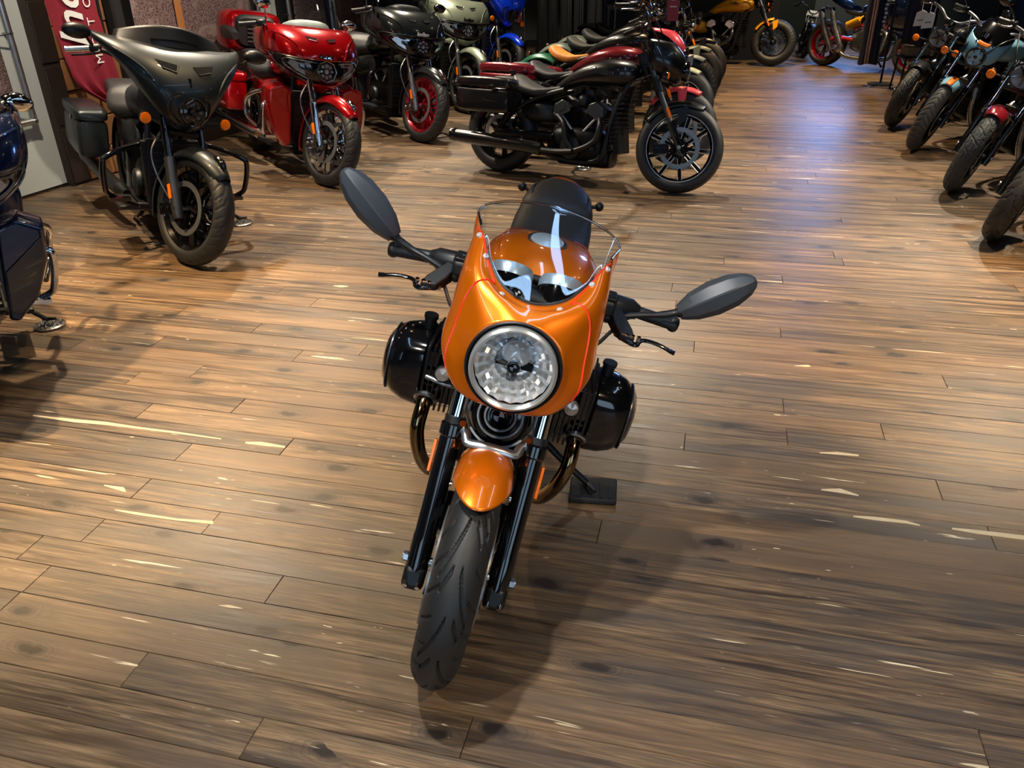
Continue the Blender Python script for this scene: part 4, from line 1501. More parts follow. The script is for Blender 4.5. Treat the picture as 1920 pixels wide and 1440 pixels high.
TOUR = US([(.69, -.20, -.34, .13, .10), (.735, -.150, -.46, .235, .10), (.79, -.125, -.56, .325, .09), (.85, -.118, -.62, .368, .075), (.92, -.125, -.66, .388, .05), (.985, -.150, -.68, .392, .03), (1.05, -.20, -.69, .388, .015), (1.11, -.28, -.70, .375, .0), (1.15, -.37, -.70, .355, -.005)], q=.62, p=.95)
BAT = US([(.72, -.13, -.24, .10, .10), (.76, -.085, -.30, .165, .12), (.83, -.058, -.36, .235, .14), (.91, -.055, -.41, .30, .15), (.98, -.075, -.46, .36, .14), (1.05, -.12, -.50, .41, .11), (1.11, -.18, -.53, .44, .08), (1.155, -.25, -.55, .45, .05), (1.18, -.33, -.55, .44, .03)], q=.72, p=.95)


def bagger(name, pos, label, paint_, lean=9, steer=20, phi=-57, style='tour', lowers=False, trunk=False, rim=BLK, metal=BLK, tubem=CHROME, low=None, tread=False, group='touring motorcycles along the left wall', trim=BLK, screen=SCREEN, lamp_fenders=True, bagpaint=None, drl=GREYM, txt=WHITEP, amber=True, stand=None, front_only=False):
    b = Bike(name, pos, phi, lean, steer, label, group=group, rake=26, trail=.15)
    R, RW = .335, -1.67
    wheel(b, 'front', 0, R, .128, True, h=.062, nsp=10, style='y', rim=rim, spoke=rim, tread=tread_curved(22, R) if tread else None, res=(420, 33) if tread else (96, 21), dr=.16, rimw=.4, depth=.0045)
    wheel(b, 'rear', RW, .33, .18, False, h=.07, nsp=10, style='y', rim=rim, res=(64, 15), disc=(-1,))
    b.add('rim_edge', MB().lathe([(R - .085, -.053), (R - .077, -.054), (R - .077, -.051)], V(0, 0, R), (0, 1, 0), 64, closed=True), rim if rim is REDRIM else EDGE, True)
    for sd in (1, -1):
        caliper(b, 0, R, sd, STEEL if tubem is CHROME else DARKM, True, -105)
    forks(b, R, .118, .60, .90, .031, .024, low or metal, tubem)
    for sd in (1, -1):
        if amber:
            b.add('side_reflector', MB().box(b.fork(.42, R, sd * .152) + V(0, 0, 0), (.022, .008, .085), Matrix.Rotation(-radians(26), 3, 'Y')), AMBER, True, bevel=.002)
        b.add('brake_hose', MB().tube(spline([b.fork(.74, R, sd * .13) + V(-.02, 0, 0), b.fork(.62, R, sd * .19) + V(-.06, 0, 0), b.fork(.5, R, sd * .17) + V(-.08, 0, 0), b.fork(.38, R, sd * .12) + V(-.07, 0, 0)], 6), .006, 8), STEEL, True)
    fm = fender(b, 'front_mudguard', 0, R, .17, -112, 48, paint_, True, gap=.024, drop=.075, taper=.55)
    b.add('mudguard_lamp', MB().sloft([(.11, .70 - .04, .012, .012, .014, 2), (.15, .685 - .02, .022, .02, .02, 2.4), (.21, .645, .018, .018, .02, 2.4), (.235, .62, .008, .008, .01, 2)], 16, 3), CHROME if lamp_fenders else BLK, True, parent=fm)
    # fairing
    if style == 'tour':
        F, z_b0, z_b1, ztop = TOUR, .748, .925, 1.15
        b.add('fairing_chin', F.shell(.69, z_b0, 48, 8), paint_, solid=.006, off=-1)
        band = b.add('headlamp_band', MB().grid(lambda a, c: F.P(-.8 + 1.6 * a, z_b0 + (z_b1 - z_b0) * c, -.010), 44, 8), LEDB, solid=.004, off=-1)
        for sd in (1, -1):
            b.add('fairing_side', MB().grid(lambda a, c: F.P(sd * (.8 + .2 * a), z_b0 + (z_b1 - z_b0) * c), 10, 8), paint_, solid=.006, off=-1)
        hood = b.add('fairing_hood', F.shell(z_b1, ztop, 56, 14), paint_, solid=.006, off=-1)
        for sd in (1, -1):
            # slanted crease panels and the two intake slots
            b.add('hood_crease', MB().tube(spline(F.line([(sd * .34, 1.09), (sd * .27, 1.07), (sd * .20, 1.02), (sd * .165, .955), (sd * .15, .935)], .0), 6), .006, 8), paint_, parent=hood)
            b.add('intake_slot', F.patch([(sd * .03, 1.075), (sd * .115, 1.085), (sd * .10, 1.062), (sd * .045, 1.055)], .0025), SLOT, parent=hood)
            b.add('slot_lip', MB().tube(F.line([(sd * .03, 1.075), (sd * .045, 1.055), (sd * .10, 1.062)], .003), .004, 6), paint_, parent=hood)
            c_pts = [(sd * .10, .908), (sd * .21, .908), (sd * .285, .90), (sd * .295, .85), (sd * .22, .805), (sd * .13, .775)]
            b.add('daytime_light', MB().tube(spline(F.line(c_pts, -.004), 5), .0065, 8), drl, parent=band)
            b.add('side_lamp', F.patch([(sd * .12, .898), (sd * .25, .898), (sd * .272, .862), (sd * .22, .82), (sd * .15, .795), (sd * .16, .83), (sd * .20, .85), (sd * .20, .875), (sd * .13, .88)], -.005), LEDC, parent=band)
            b.add('band_trim', MB().tube(spline(F.line([(sd * .09, .928), (sd * .25, .922), (sd * .345, .91), (sd * .33, .83), (sd * .24, .775), (sd * .12, .75)], .001), 5), .004, 6), drl, parent=band)
        b.add('fairing_script', F.text('Indian', .045, 0, .955, .003), txt, parent=hood)
        c = F.P(0, .85, .0)
        lamp_octagon(b, c + V(.0, 0, 0), (1, 0, .06), .075, ring=drl if drl is not GREYM else DARKM)
        # screen and dash
        def scr(u, v):
            w = .30 - .05 * v
            an = (u - .5) * 2
            return V(-.39 - .17 * v - .12 * an * an, w * an, 1.145 + (.30 if trunk else .16) * v - .05 * an * an)
        b.add('windscreen', MB().grid(scr, 24, 12), screen, solid=.004)
        b.add('dash_cowl', MB().sloft([(-.42, 1.10, .10, .03, .04, 2.6), (-.48, 1.125, .16, .07, .06, 2.8), (-.58, 1.12, .20, .055, .08, 3), (-.66, 1.10, .18, .02, .08, 3)], 24, 4), CREAMT if trunk or paint_ is SAGE else BLKP)
    else:
        F, z_b1, ztop = BAT, .95, 1.18
        S_full = b.S
        b.S = Matrix.Translation((-.02, 0, .03)) @ Bike.steer_of(b, 9)
        hood = b.add('fairing_hood', F.shell(.72, ztop, 64, 26), paint_, True, solid=.006, off=-1)
        for sd in (1, -1):
            b.add('intake_slot', F.patch([(sd * .04, 1.09), (sd * .16, 1.10), (sd * .13, 1.062), (sd * .06, 1.05)], .0025), SLOT, True, parent=hood)
            b.add('hood_crease', MB().tube(spline(F.line([(sd * .42, 1.09), (sd * .33, 1.08), (sd * .24, 1.03), (sd * .18, .96), (sd * .165, .92)], -.001), 6), .008, 8), paint_, True, parent=hood)
            b.add('slot_lip', MB().tube(F.line([(sd * .04, 1.09), (sd * .06, 1.05), (sd * .13, 1.062)], .003), .005, 6), paint_, True, parent=hood)
        b.add('nose_badge', F.patch([(-.008, 1.03), (.008, 1.03), (.003, .985), (-.003, .985)], .004), CHROME, True, parent=hood)
        c = F.P(0, .855, .004)
        poly = [(-.118, .915), (-.075, .948), (.075, .948), (.118, .915), (.13, .85), (.108, .785), (.06, .755), (-.06, .755), (-.108, .785), (-.13, .85)]
        nac = b.add('headlamp_nacelle', F.patch(poly, .006, .02), LEDB, True, bevel=.004)
        for sd in (1, -1):
            b.add('nacelle_glow', MB().tube(spline([p.lerp(c, .10) for p in F.line([(sd * .07, .938), (sd * .108, .908), (sd * .118, .85), (sd * .10, .795), (sd * .055, .766)], .010)], 5), .005, 8), BLK, True, parent=nac)
        lamp_octagon(b, c + V(.006, 0, 0), (1, 0, .05), .074, st=True, ring=BLK, n=24, cellm=LEDK)

        def scr(u, v):
            an = (u - .5) * 2
            return V(-.30 - .05 * v - .10 * an * an, (.33 - .03 * v) * an, 1.165 + .125 * v * (1 - .55 * an * an))
        b.add('windscreen', MB().grid(scr, 24, 8), BLKM, True, solid=.004)
        b.add('screen_slot', MB().tube([scr(.28, .35) + V(.006, 0, 0), scr(.5, .4) + V(.006, 0, 0), scr(.72, .35) + V(.006, 0, 0)], .006, 6), BLK, True)
        for sd in (1, -1):
            signal(b, V(-.13, sd * .235, .79), (1, 0, 0), .034, True, AMBER, V(-.16, sd * .13, .79))
            mirror(b, V(-.40, sd * .43, 1.12), V(-.36, sd * .52, 1.19), (.075, .042), (1, 0, .15), BLKM, True)
        b.add('headlamp_bucket', MB().sloft([(-.12, .80, .10, .08, .06, 3), (-.25, .82, .16, .14, .09, 3), (-.36, .88, .2, .16, .12, 3)], 20, 3), BLKP, True)
    if style == 'bat':
        b.S = S_full
    # bars
    handlebar(b, [V(-.52, 0, .98), V(-.52, .09, 1.00), V(-.56, .20, 1.07), V(-.62, .33, 1.09), V(-.72, .45, 1.05)], .0135, metal if metal is not BLK else BLKM, grip=.13, gripm=STEEL if style == 'bat' else None)
    if style == 'tour':
        for sd in (1, -1):
            mirror(b, V(-.58, sd * .31, 1.10), V(-.50, sd * .41, 1.235), (.07, .042), (1, 0, .2), metal if metal is CHROME else BLK, True)
    # tank, seat, body
    b.add('fuel_tank', MB().sloft([(-.60, .86, .10, .05, .07, 2.4), (-.68, .87, .17, .09, .11, 2.6), (-.85, .86, .185, .10, .12, 2.6), (-1.05, .82, .15, .07, .10, 2.6), (-1.18, .78, .11, .03, .06, 2.4)], 28, 4), paint_)
    b.add('seat', MB().sloft([(-1.08, .75, .12, .05, .06, 2.6), (-1.25, .73, .2, .05, .07, 3), (-1.42, .75, .21, .06, .07, 3), (-1.52, .81, .18, .06, .08, 3), (-1.75, .83, .16, .05, .08, 3), (-1.92, .83, .13, .03, .06, 3)], 24, 4), LEATH)
    b.add('side_cover', MB().sloft([(-1.0, .62, .10, .1, .1, 3), (-1.2, .60, .16, .12, .14, 3), (-1.45, .6, .15, .12, .12, 3)], 20, 3), paint_)
    vtwin(b, -.82, .42, BLKM if metal is not CHROME else GREYM, DARKM, DARKM, CHROME if metal is CHROME else GREYM)
    b.add('radiator', MB().box((-.42, 0, .46), (.05, .34, .42)), GRILLE, bevel=.01)
    rd = [b.add('radiator_slat', MB().box((-.392, 0, .28 + .045 * k), (.012, .30, .012)), BLKP) for k in range(9)]
    b.add('frame', MB().tube([V(-.5, .13, .9), V(-.44, .15, .6), V(-.5, .14, .2), V(-1.2, .14, .2), V(-1.4, .1, .42)], .018, 8).tube([V(-.5, -.13, .9), V(-.44, -.15, .6), V(-.5, -.14, .2), V(-1.2, -.14, .2), V(-1.4, -.1, .42)], .018, 8).box((-.5, 0, .88), (.08, .26, .06)), BLKM)
    b.add('frame_spine', MB().cyl(V(-.42, 0, .75), V(-.52, 0, 1.0), .035).tube([V(-.5, 0, .8), V(-1.1, 0, .7)], .04, 10), BLKM)
    b.add('belly_pan', MB().box((-.85, 0, .2), (.7, .24, .1)), DARKM, bevel=.02)
    fender(b, 'rear_mudguard', RW, .33, .22, -95, 40, paint_, False, gap=.035, drop=.1)
    for sd in (1, -1):
        saddlebag(b, -2.12, -1.42, .20, .36, .70, .21, bagpaint or paint_, sd=sd, latch=metal)
        muffler(b, [V(-.95, sd * .2, .22), V(-1.2, sd * .24, .235), V(-1.6, sd * .26, .25), V(-2.1, sd * .27, .26)], .048, CHROME if metal is CHROME else BLKM)
        b.add('floorboard', MB().box((-.62, sd * .27, .24), (.34, .12, .025)).tube([V(-.62, sd * .12, .22), V(-.62, sd * .25, .225)], .014, 8), BLKP, bevel=.006)
        loop = [V(-.46, sd * .13, .64), V(-.42, sd * .25, .625), V(-.36, sd * .395, .575), V(-.35, sd * .425, .53), V(-.37, sd * .42, .40), V(-.40, sd * .39, .335), V(-.47, sd * .22, .245), V(-.5, sd * .14, .22)]
        b.add('crash_bar', MB().tube(spline(loop, 6), .0165, 12), metal)
        b.add('highway_peg', MB().tube([V(-.38, sd * .36, .31), V(-.38, sd * .30, .31)], .015, 8).box((-.38, sd * .34, .315), (.05, .12, .02)), metal)
        if lowers:
            # leg shield on the crash bar: painted outer panel, dark face, pale inner liner
            poly = [(.30, .74), (.405, .70), (.415, .55), (.36, .36), (.265, .24), (.22, .25), (.215, .50), (.215, .70)]
            o = V(-.42, 0, 0)
            lw = b.add('leg_shield', MB().loft([[V(-.44, sd * y * 1.0, z) for y, z in poly], [V(-.33, sd * (y * .97 + .005), z * .985 + .006) for y, z in poly], [V(-.29, sd * (y * .90 + .02), z * .93 + .03) for y, z in poly]]), paint_, bevel=.012)
            b.add('shield_panel', MB().prism([(sd * (y * .80 + .055), z * .78 + .10) for y, z in poly[1:7]], V(-.289, 0, 0), (0, 1, 0), (0, 0, 1), V(.006, 0, 0)), BLK if paint_ is NAVY else paint_, parent=lw, bevel=.003)
            b.add('shield_liner', MB().tube(spline([V(-.45, sd * .225, .70), V(-.45, sd * .222, .5), V(-.45, sd * .235, .30)], 5), .02, 8, flat=.4), CREAMT, parent=lw)
            b.add('side_guard', MB().tube(spline([V(-.48, sd * .20, .66), V(-.50, sd * .36, .65), V(-.62, sd * .44, .60), V(-.72, sd * .45, .52), V(-.70, sd * .44, .42), V(-.55, sd * .40, .36)], 6), .015, 10), CHROME if metal is CHROME else STEEL)
    b.add('belly_fairing', MB().prism([(-.20, .66), (.20, .66), (.17, .30), (-.17, .30)], V(-.40, 0, 0), (0, 1, 0), (0, 0, 1), V(-.05, 0, 0)), GRILLE, bevel=.01)
    if trunk:
        t_ = b.add('trunk', MB().sloft([(-1.86, 1.02, .2, .14, .17, 4), (-1.93, 1.02, .27, .17, .19, 4.5), (-2.12, 1.02, .28, .17, .19, 4.5), (-2.28, 1.01, .22, .13, .16, 4)], 28, 3), paint_)
        b.add('backrest', MB().sloft([(-1.80, 1.03, .17, .10, .14, 4), (-1.85, 1.03, .19, .13, .16, 4), (-1.90, 1.03, .17, .11, .14, 4)], 24, 3), LEATH, parent=t_)
        for k in range(5):
            b.add('backrest_rib', MB().tube([V(-1.795, -.09, .93 + .035 * k), V(-1.788, 0, .93 + .035 * k), V(-1.795, .09, .93 + .035 * k)], .013, 8), LEATH, parent=t_)
        for sd in (1, -1):
            b.add('arm_rest', MB().sloft([(-1.55, .98, .03, .03, .03, 3), (-1.7, 1.0, .05, .05, .06, 3), (-1.88, 1.0, .04, .05, .06, 3)], 16, 3, sd * .27), LEATH, parent=t_)
            b.add('passenger_rail', MB().tube(spline([V(-1.9, sd * .28, .82), V(-1.6, sd * .31, .80), V(-1.45, sd * .30, .70)], 5), .012, 8), CHROME, parent=t_)
    q = b.local(ground(*stand)) if stand else V(-.75, .40, 0)
    p = kickstand(b, q.x, q.y, top=V(-.85, .15, .22))
    return b, p


_b, _p = bagger('touring_motorcycle', ground(368, 494), 'matte black touring motorcycle with wide fork fairing and slim dark windscreen by the red banner', MBLACK, style='bat', tread=True, low=GREYM, tubem=BLK, lean=9, steer=22, phi=-57, lamp_fenders=False, stand=(452, 420))
stand_pad(_p, 'round chrome stand pad beside the front tyre of the matte black tourer')
_b, _p = bagger('touring_motorcycle', ground(618, 348), 'glossy candy red full touring motorcycle with trunk, leg shields and clear windscreen', CANDY, style='tour', lowers=True, trunk=True, rim=CHROME, metal=CHROME, tread=True, low=CHROME, steer=16, drl=STEEL, txt=CHROME, phi=-57)
stand_pad(_p, 'round chrome stand pad on the floor behind the red tourer')
_b, _p = bagger('touring_motorcycle', ground(792, 266), 'dark grey glossy touring motorcycle with bright red wheels', GUNM, style='tour', rim=REDRIM, metal=BLK, low=STEEL, tread=True, steer=10, drl=GREYM, phi=-57)
_b, _p = bagger('touring_motorcycle', ground(874, 211), 'silver green touring motorcycle behind the dark grey one with red wheels', SAGE, style='tour', rim=BLK, metal=BLK, low=GREYM, steer=12, txt=BLK, phi=-64, lean=8)
_b, _p = bagger('touring_motorcycle', ground(946, 170), 'bright blue touring motorcycle half hidden behind the silver green one', BLUE, style='bat', rim=BLK, metal=BLK, low=STEEL, tubem=CHROME, steer=12, phi=-64, lean=8)
_b, _p = bagger('touring_motorcycle', (-2.35, 3.03), 'navy blue touring motorcycle cut off by the left edge of the picture', NAVY, style='tour', lowers=True, trunk=True, rim=CHROME, metal=CHROME, steer=18, phi=-57, stand=(92, 612))
stand_pad(_p, 'round chrome stand pad under the navy blue tourer at the left edge')

# ------------------------------------------------------------------ cruisers in the middle and at the back
MAROON = paint('deep_red', '6e1420', .25, .4)
PINKRED = paint('coral_red', 'd2404a', .35, .25)
CREAM = paint('pale_green_cream', 'b9bfa0', .4, .1, .4)
LGREY = paint('light_grey_blue', 'a9b6bd', .4, .15, .4)
GGREY = paint('sage_grey', '6f7a70', .4, .15, .4)
GREEN = paint('racing_green', '0d5a3c', .3, .2)
SATIN = paint('satin_black_paint', '0e0f12', .3, .3, .35)
YELLOW = paint('warm_yellow', 'eba40c', .33, .15, .6)


def cruiser(name, pos, phi, lean, steer, label, tank, fend=None, tail=None, seat=LEATH, bags=None, cowl=None, rim=BLK, style='bar', metal=BLK, engine=BLKM, heads=None, R=.325, w=.125, solo=False, group=None, tread=False, trim=GREYM, spk=None, high=False, nsp=9, h=.062, tubem=GREYM, screen=False, lit=None, radm=GRILLE, script=None, short=False, stand=None):
    b = Bike(name, pos, phi, lean, steer, label, group=group, rake=28, trail=.14)
    RW = -1.53
    fend = fend or tank
    tail = tail or tank
    wheel(b, 'front', 0, R, w, True, h=h, nsp=nsp, style=style, rim=rim, spoke=spk, tread=tread_curved(24, R) if tread else None, res=(300, 27) if tread else (84, 19), dr=.15, disc=(-1, 1) if style != 'wire' else (1,), rimw=.36, spw=.026)
    if trim and style == 'bar':
        b.add('rim_pinline', MB().lathe([(R - h * 1.47 - .004, -w * .372), (R - h * 1.47 + .006, -w * .385), (R - h * 1.47 + .006, -w * .36)], V(0, 0, R), (0, 1, 0), 64, closed=True), EDGE, True)
        for k in range(nsp):
            a = 2 * pi * (k + .25) / nsp
            for dx in (-.012, .012):
                d = V(sin(a), 0, cos(a))
                t_ = V(cos(a), 0, -sin(a))
                b.add('spoke_highlight', MB().tube([V(0, -.0268, R) + d * .07 + t_ * dx, V(0, -.0325, R) + d * (R - h * 1.5) + t_ * dx * 1.25], .0030, 5), EDGE, True)
    wheel(b, 'rear', RW, .325, .155, False, h=.075, nsp=nsp, style=style, rim=rim, spoke=spk, res=(64, 15), disc=(-1,), dr=.13)
    for sd in (1, -1):
        caliper(b, 0, R, sd, DARKM, True, -100)
    forks(b, R, .105, .56 if not high else .5, .90, .027, .0215, metal, tubem, cover=(.70, .80, BLKM))
    b.add('side_reflector', MB().box(b.fork(.56, R, -.14) + V(.012, 0, 0), (.022, .008, .075), Matrix.Rotation(-radians(28), 3, 'Y')), AMBER, True, bevel=.002)
    b.add('side_reflector', MB().box(b.fork(.56, R, .14) + V(.012, 0, 0), (.022, .008, .075), Matrix.Rotation(-radians(28), 3, 'Y')), AMBER, True, bevel=.002)
    if short:
        fender(b, 'front_mudguard', 0, R, w + .02, -62, -8, fend, True, gap=.02, drop=.05, taper=.9)
    else:
        fender(b, 'front_mudguard', 0, R, w + .03, -58, 26, fend, True, gap=.022, drop=.055, taper=.6)
    for sd in (1, -1):
        b.add('mudguard_bracket', MB().prism([(-.06, .62), (.02, .65), (.02, .55), (-.03, .5)], V(0, sd * (w / 2 + .018), -.02), (1, 0, 0), (0, 0, 1), V(0, sd * .004, 0)), fend, True)
    # headlamp with or without a small cowl
    if cowl:
        C = US([(.76, -.10, -.25, .06, .03), (.81, -.055, -.28, .12, .03), (.88, -.035, -.30, .155, .02), (.96, -.055, -.32, .165, .01), (1.03, -.11, -.34, .155, 0), (1.09, -.19, -.355, .135, 0), (1.12, -.25, -.36, .115, 0)], q=.7)
        co = b.add('headlamp_cowl', C.shell(.76, 1.05, 36, 14), cowl, True, solid=.004, off=-1)
        b.add('cowl_screen', C.shell(1.05, 1.115, 30, 4), SMOKE, True, parent=co, solid=.003, off=-1)
        lamp_round(b, C.P(0, .87, .004), (1, 0, 0), .075, True, BLK, BLK)
    else:
        lamp_round(b, V(-.10, 0, .86), (1, 0, -.05), .078, True, metal, metal)
    for sd in (1, -1):
        signal(b, V(-.16, sd * .20, .80), (1, 0, 0), .026, True, AMBER, V(-.2, sd * .12, .80))
    zb = .14 if high else 0
    handlebar(b, [V(-.33, 0, .96), V(-.33, .06, .97), V(-.34, .10, 1.03 + zb * .6), V(-.38, .22, 1.07 + zb), V(-.46, .32, 1.08 + zb), V(-.58, .42, 1.05 + zb)], .0135, metal)
    b.add('bar_riser', MB().box((-.335, 0, .94), (.05, .12, .10)), BLKM, True, bevel=.008)
    b.add('instrument', MB().lathe([(.001, -.04), (.04, -.03), (.046, .0), (.04, .006), (.001, .006)], V(-.30, 0, 1.0), (-.5, 0, .8), 24), metal, True)
    for sd in (1, -1):
        mirror(b, V(-.42, sd * .28, 1.085 + zb), V(-.38, sd * .39, 1.19 + zb), (.055, .034), (1, 0, .2), metal, True)
        b.add('control_cable', MB().tube(spline([V(-.40, sd * .24, 1.06 + zb), V(-.24, sd * .18, 1.0), V(-.24, sd * .1, .85), V(-.42, sd * .06, .76)], 6), .0055, 6), BLKP, True)
    # tank
    tk = b.add('fuel_tank', MB().sloft([(-.36, .835, .05, .03, .05, 2.2), (-.40, .835, .105, .065, .085, 2.4), (-.50, .835, .15, .088, .115, 2.5), (-.64, .822, .158, .098, .105, 2.5), (-.80, .79, .13, .085, .075, 2.5), (-.95, .735, .085, .06, .05, 2.4), (-1.05, .69, .045, .03, .03, 2.2)], 32, 5), tank)
    b.add('fuel_cap', MB().lathe([(.001, .012), (.03, .012), (.034, .006), (.036, -.006)], V(-.60, -.03, .922), (.05, -.05, 1), 24), metal, parent=tk)
    if script:
        mb = text_mesh('Indian', .06, .0015, .3, .0015)
        b.add('tank_script', mb.xf(basis(V(-.62, -.1635, .83), (1, 0, -.10), (0, -.05, 1))), script, parent=tk)
    # frame, engine, radiator
    for sd in (1, -1):
        b.add('frame_rail', MB().tube(spline([V(-.36, sd * .03, .86), V(-.46, sd * .09, .70), V(-.53, sd * .12, .45), V(-.58, sd * .12, .20), V(-.80, sd * .12, .16), V(-1.1, sd * .12, .20)], 5), .019, 10), BLKM)
        b.add('seat_rail', MB().tube(spline([V(-.95, sd * .10, .68), V(-1.2, sd * .12, .60), V(-1.38, sd * .13, .48), V(-1.53, sd * .10, .325)], 5), .021, 10), BLKM)
        b.add('shock_absorber', MB().cyl(V(-1.30, sd * .155, .62), V(-1.47, sd * .155, .36), .024, n=14).cyl(V(-1.34, sd * .155, .56), V(-1.44, sd * .155, .41), .033, n=14), DARKM)
    b.add('steering_head', MB().cyl(V(-.30, 0, .80), V(-.39, 0, .97), .036, n=18), BLKM)
    b.add('radiator', MB().box((-.49, 0, .44), (.05, .23, .40), Matrix.Rotation(radians(-9), 3, 'Y')), radm, bevel=.008)
    for k in range(11):
        b.add('radiator_fin', MB().box((-.515 + .0055 * k, 0, .27 + .034 * k), (.062, .245, .010), Matrix.Rotation(radians(-9), 3, 'Y')), BLKP)
    vtwin(b, -.80, .36, engine, DARKM, DARKM, heads, w=.115)
    b.add('air_cover', MB().sloft([(-.86, .60, .02, .03, .03, 3), (-.82, .61, .10, .05, .05, 3), (-.76, .61, .10, .05, .05, 3), (-.72, .60, .02, .03, .03, 3)], 20, 3), engine)
    b.add('side_cover', MB().sloft([(-1.02, .50, .06, .07, .07, 3), (-1.12, .51, .125, .09, .1, 3), (-1.24, .52, .125, .07, .1, 3), (-1.33, .52, .08, .04, .06, 3)], 20, 3), tank if not bags else engine)
    for sg, x0 in ((1, -.72), (-1, -.92)):
        b.add('exhaust_header', MB().tube(spline([V(x0 + .09 * sg, -.10, .50), V(x0 + .13 * sg if sg > 0 else x0 + .02, -.17, .44), V(x0 + (.10 if sg > 0 else .06), -.19, .32), V(-.80, -.19, .235), V(-1.0, -.20, .225), V(-1.2, -.215, .24)], 6), .024, 12), engine)
    muffler(b, [V(-1.0, -.205, .225), V(-1.14, -.225, .24), V(-1.28, -.245, .25), V(-1.83, -.265, .27)], .053, SATIN if metal is not CHROME else CHROME)
    b.add('heat_shield', MB().tube(spline([V(-.78, -.215, .24), V(-.95, -.225, .225), V(-1.15, -.24, .235)], 5), .028, 10, flat=.8), BLKM)
    b.add('belly_tank', MB().sloft([(-.52, .20, .08, .06, .06, 3), (-.58, .19, .11, .07, .07, 3), (-.95, .18, .12, .06, .06, 3)], 18, 3), DARKM)
    b.add('rear_pulley_guard', MB().tube([V(-1.0, .12, .3), V(-1.5, .12, .3)], .03, 8, flat=1.6), BLKM)
    b.add('swing_arm', MB().tube([V(-1.0, -.11, .33), V(-1.53, -.11, .325)], .028, 10).tube([V(-1.0, -.11, .33), V(-1.0, .11, .33)], .03, 10).tube([V(-1.0, .11, .33), V(-1.53, .11, .325)], .028, 10), BLKM)
    b.add('foot_peg', MB().tube([V(-.62, -.14, .27), V(-.60, -.28, .275)], .014, 8), BLKM)
    b.add('foot_peg', MB().tube([V(-.62, .14, .27), V(-.60, .28, .275)], .014, 8), BLKM)
    # seat and tail
    b.add('seat', MB().sloft([(-1.0, .685, .07, .03, .03, 2.4), (-1.08, .665, .13, .03, .04, 2.8), (-1.20, .655, .155, .035, .05, 3), (-1.32, .675, .15, .055, .05, 3), (-1.40, .715, .115, .06, .05, 2.6), (-1.45, .725, .06, .035, .03, 2.2)], 26, 4), seat)
    if not solo:
        b.add('pillion_seat', MB().sloft([(-1.38, .70, .07, .03, .03, 2.6), (-1.45, .715, .11, .04, .03, 2.8), (-1.6, .71, .10, .04, .03, 2.8), (-1.70, .69, .06, .025, .02, 2.4)], 20, 3), seat)
    rf = fender(b, 'rear_mudguard', RW, .325, .19, -68, 42, tail, False, gap=.045, drop=.07, thick=.005)
    b.add('tail_lamp', MB().box((-1.92, 0, .50), (.03, .1, .04)), REDL, parent=rf, bevel=.008)
    for sd in (1, -1):
        signal(b, V(-1.84, sd * .16, .56), (-1, 0, 0), .024, False, AMBER, V(-1.80, sd * .09, .56))
    if bags:
        for sd in (1, -1):
            saddlebag(b, -1.78, -1.30, .18, .47, .74, .19, bags, sd=sd, latch=metal)
    q = b.local(ground(*stand)) if stand else V(-.72, .33, 0)
    p = kickstand(b, q.x, q.y, top=V(-.85, .13, .2))
    return b, p


GRP = 'cruisers parked side by side in the middle row'
bk, _p = cruiser('cruiser_motorcycle', ground(1262, 362), -30, 10, 18, 'satin black cruiser with hard saddlebags standing side-on behind the orange cafe racer', SATIN, bags=SATIN, cowl=SATIN, tread=False, high=True, script=GREYM, group=GRP, heads=GREYM, lit=GREYM, stand=(1092, 317), h=.054)
stand_pad(_p, 'round chrome stand pad under the satin black cruiser')
cruiser('cruiser_motorcycle', (1.42, 6.98), -30, 9, 18, 'deep red cruiser with red saddlebags behind the satin black one', MAROON, fend=PINKRED, bags=MAROON, cowl=PINKRED, high=True, group=GRP, R=.31, h=.07)
cruiser('cruiser_motorcycle', (1.66, 8.15), -30, 9, 16, 'cruiser with pale cream front mudguard, green tail and tan leather seat', SATIN, fend=CREAM, tail=GREEN, seat=TAN, solo=True, group=GRP, R=.31, h=.075, metal=CHROME)
cruiser('cruiser_motorcycle', (1.90, 9.05), -30, 9, 16, 'cruiser with light grey blue mudguards and black seat in the middle row', SATIN, fend=LGREY, tail=GGREY, seat=GLEATH, solo=True, group=GRP, R=.31, h=.075, tread=True, high=True)
cruiser('cruiser_motorcycle', (2.14, 9.85), -30, 9, 16, 'cruiser with dull sage grey mudguards near the end of the middle row', SATIN, fend=GGREY, tail=GGREY, seat=GLEATH, solo=True, group=GRP, R=.31, h=.075, metal=CHROME)
cruiser('cruiser_motorcycle', (2.38, 10.65), -30, 9, 16, 'black cruiser at the far end of the middle row', SATIN, group=GRP, R=.31, h=.07, high=True)
cruiser('cruiser_motorcycle', ground(1442, 124), -32, 9, 14, 'yellow bobber with wire wheels standing in front of the black partition', YELLOW, style='wire', nsp=20, rim=BLK, spk=STEEL, R=.325, h=.08, w=.15, solo=True, heads=CHROME, engine=GREYM, short=True, script=GREYM, tread=True)


# ------------------------------------------------------------------ roadsters down the right side
SKY = paint('pale_sky_blue', '8cc4da', .3, .1)
ORSTR = pmat('orange_stripe', 'ee7d10', .3, 0, .6)
DRED = paint('dark_red_gloss', '8a1420', .25, .3)


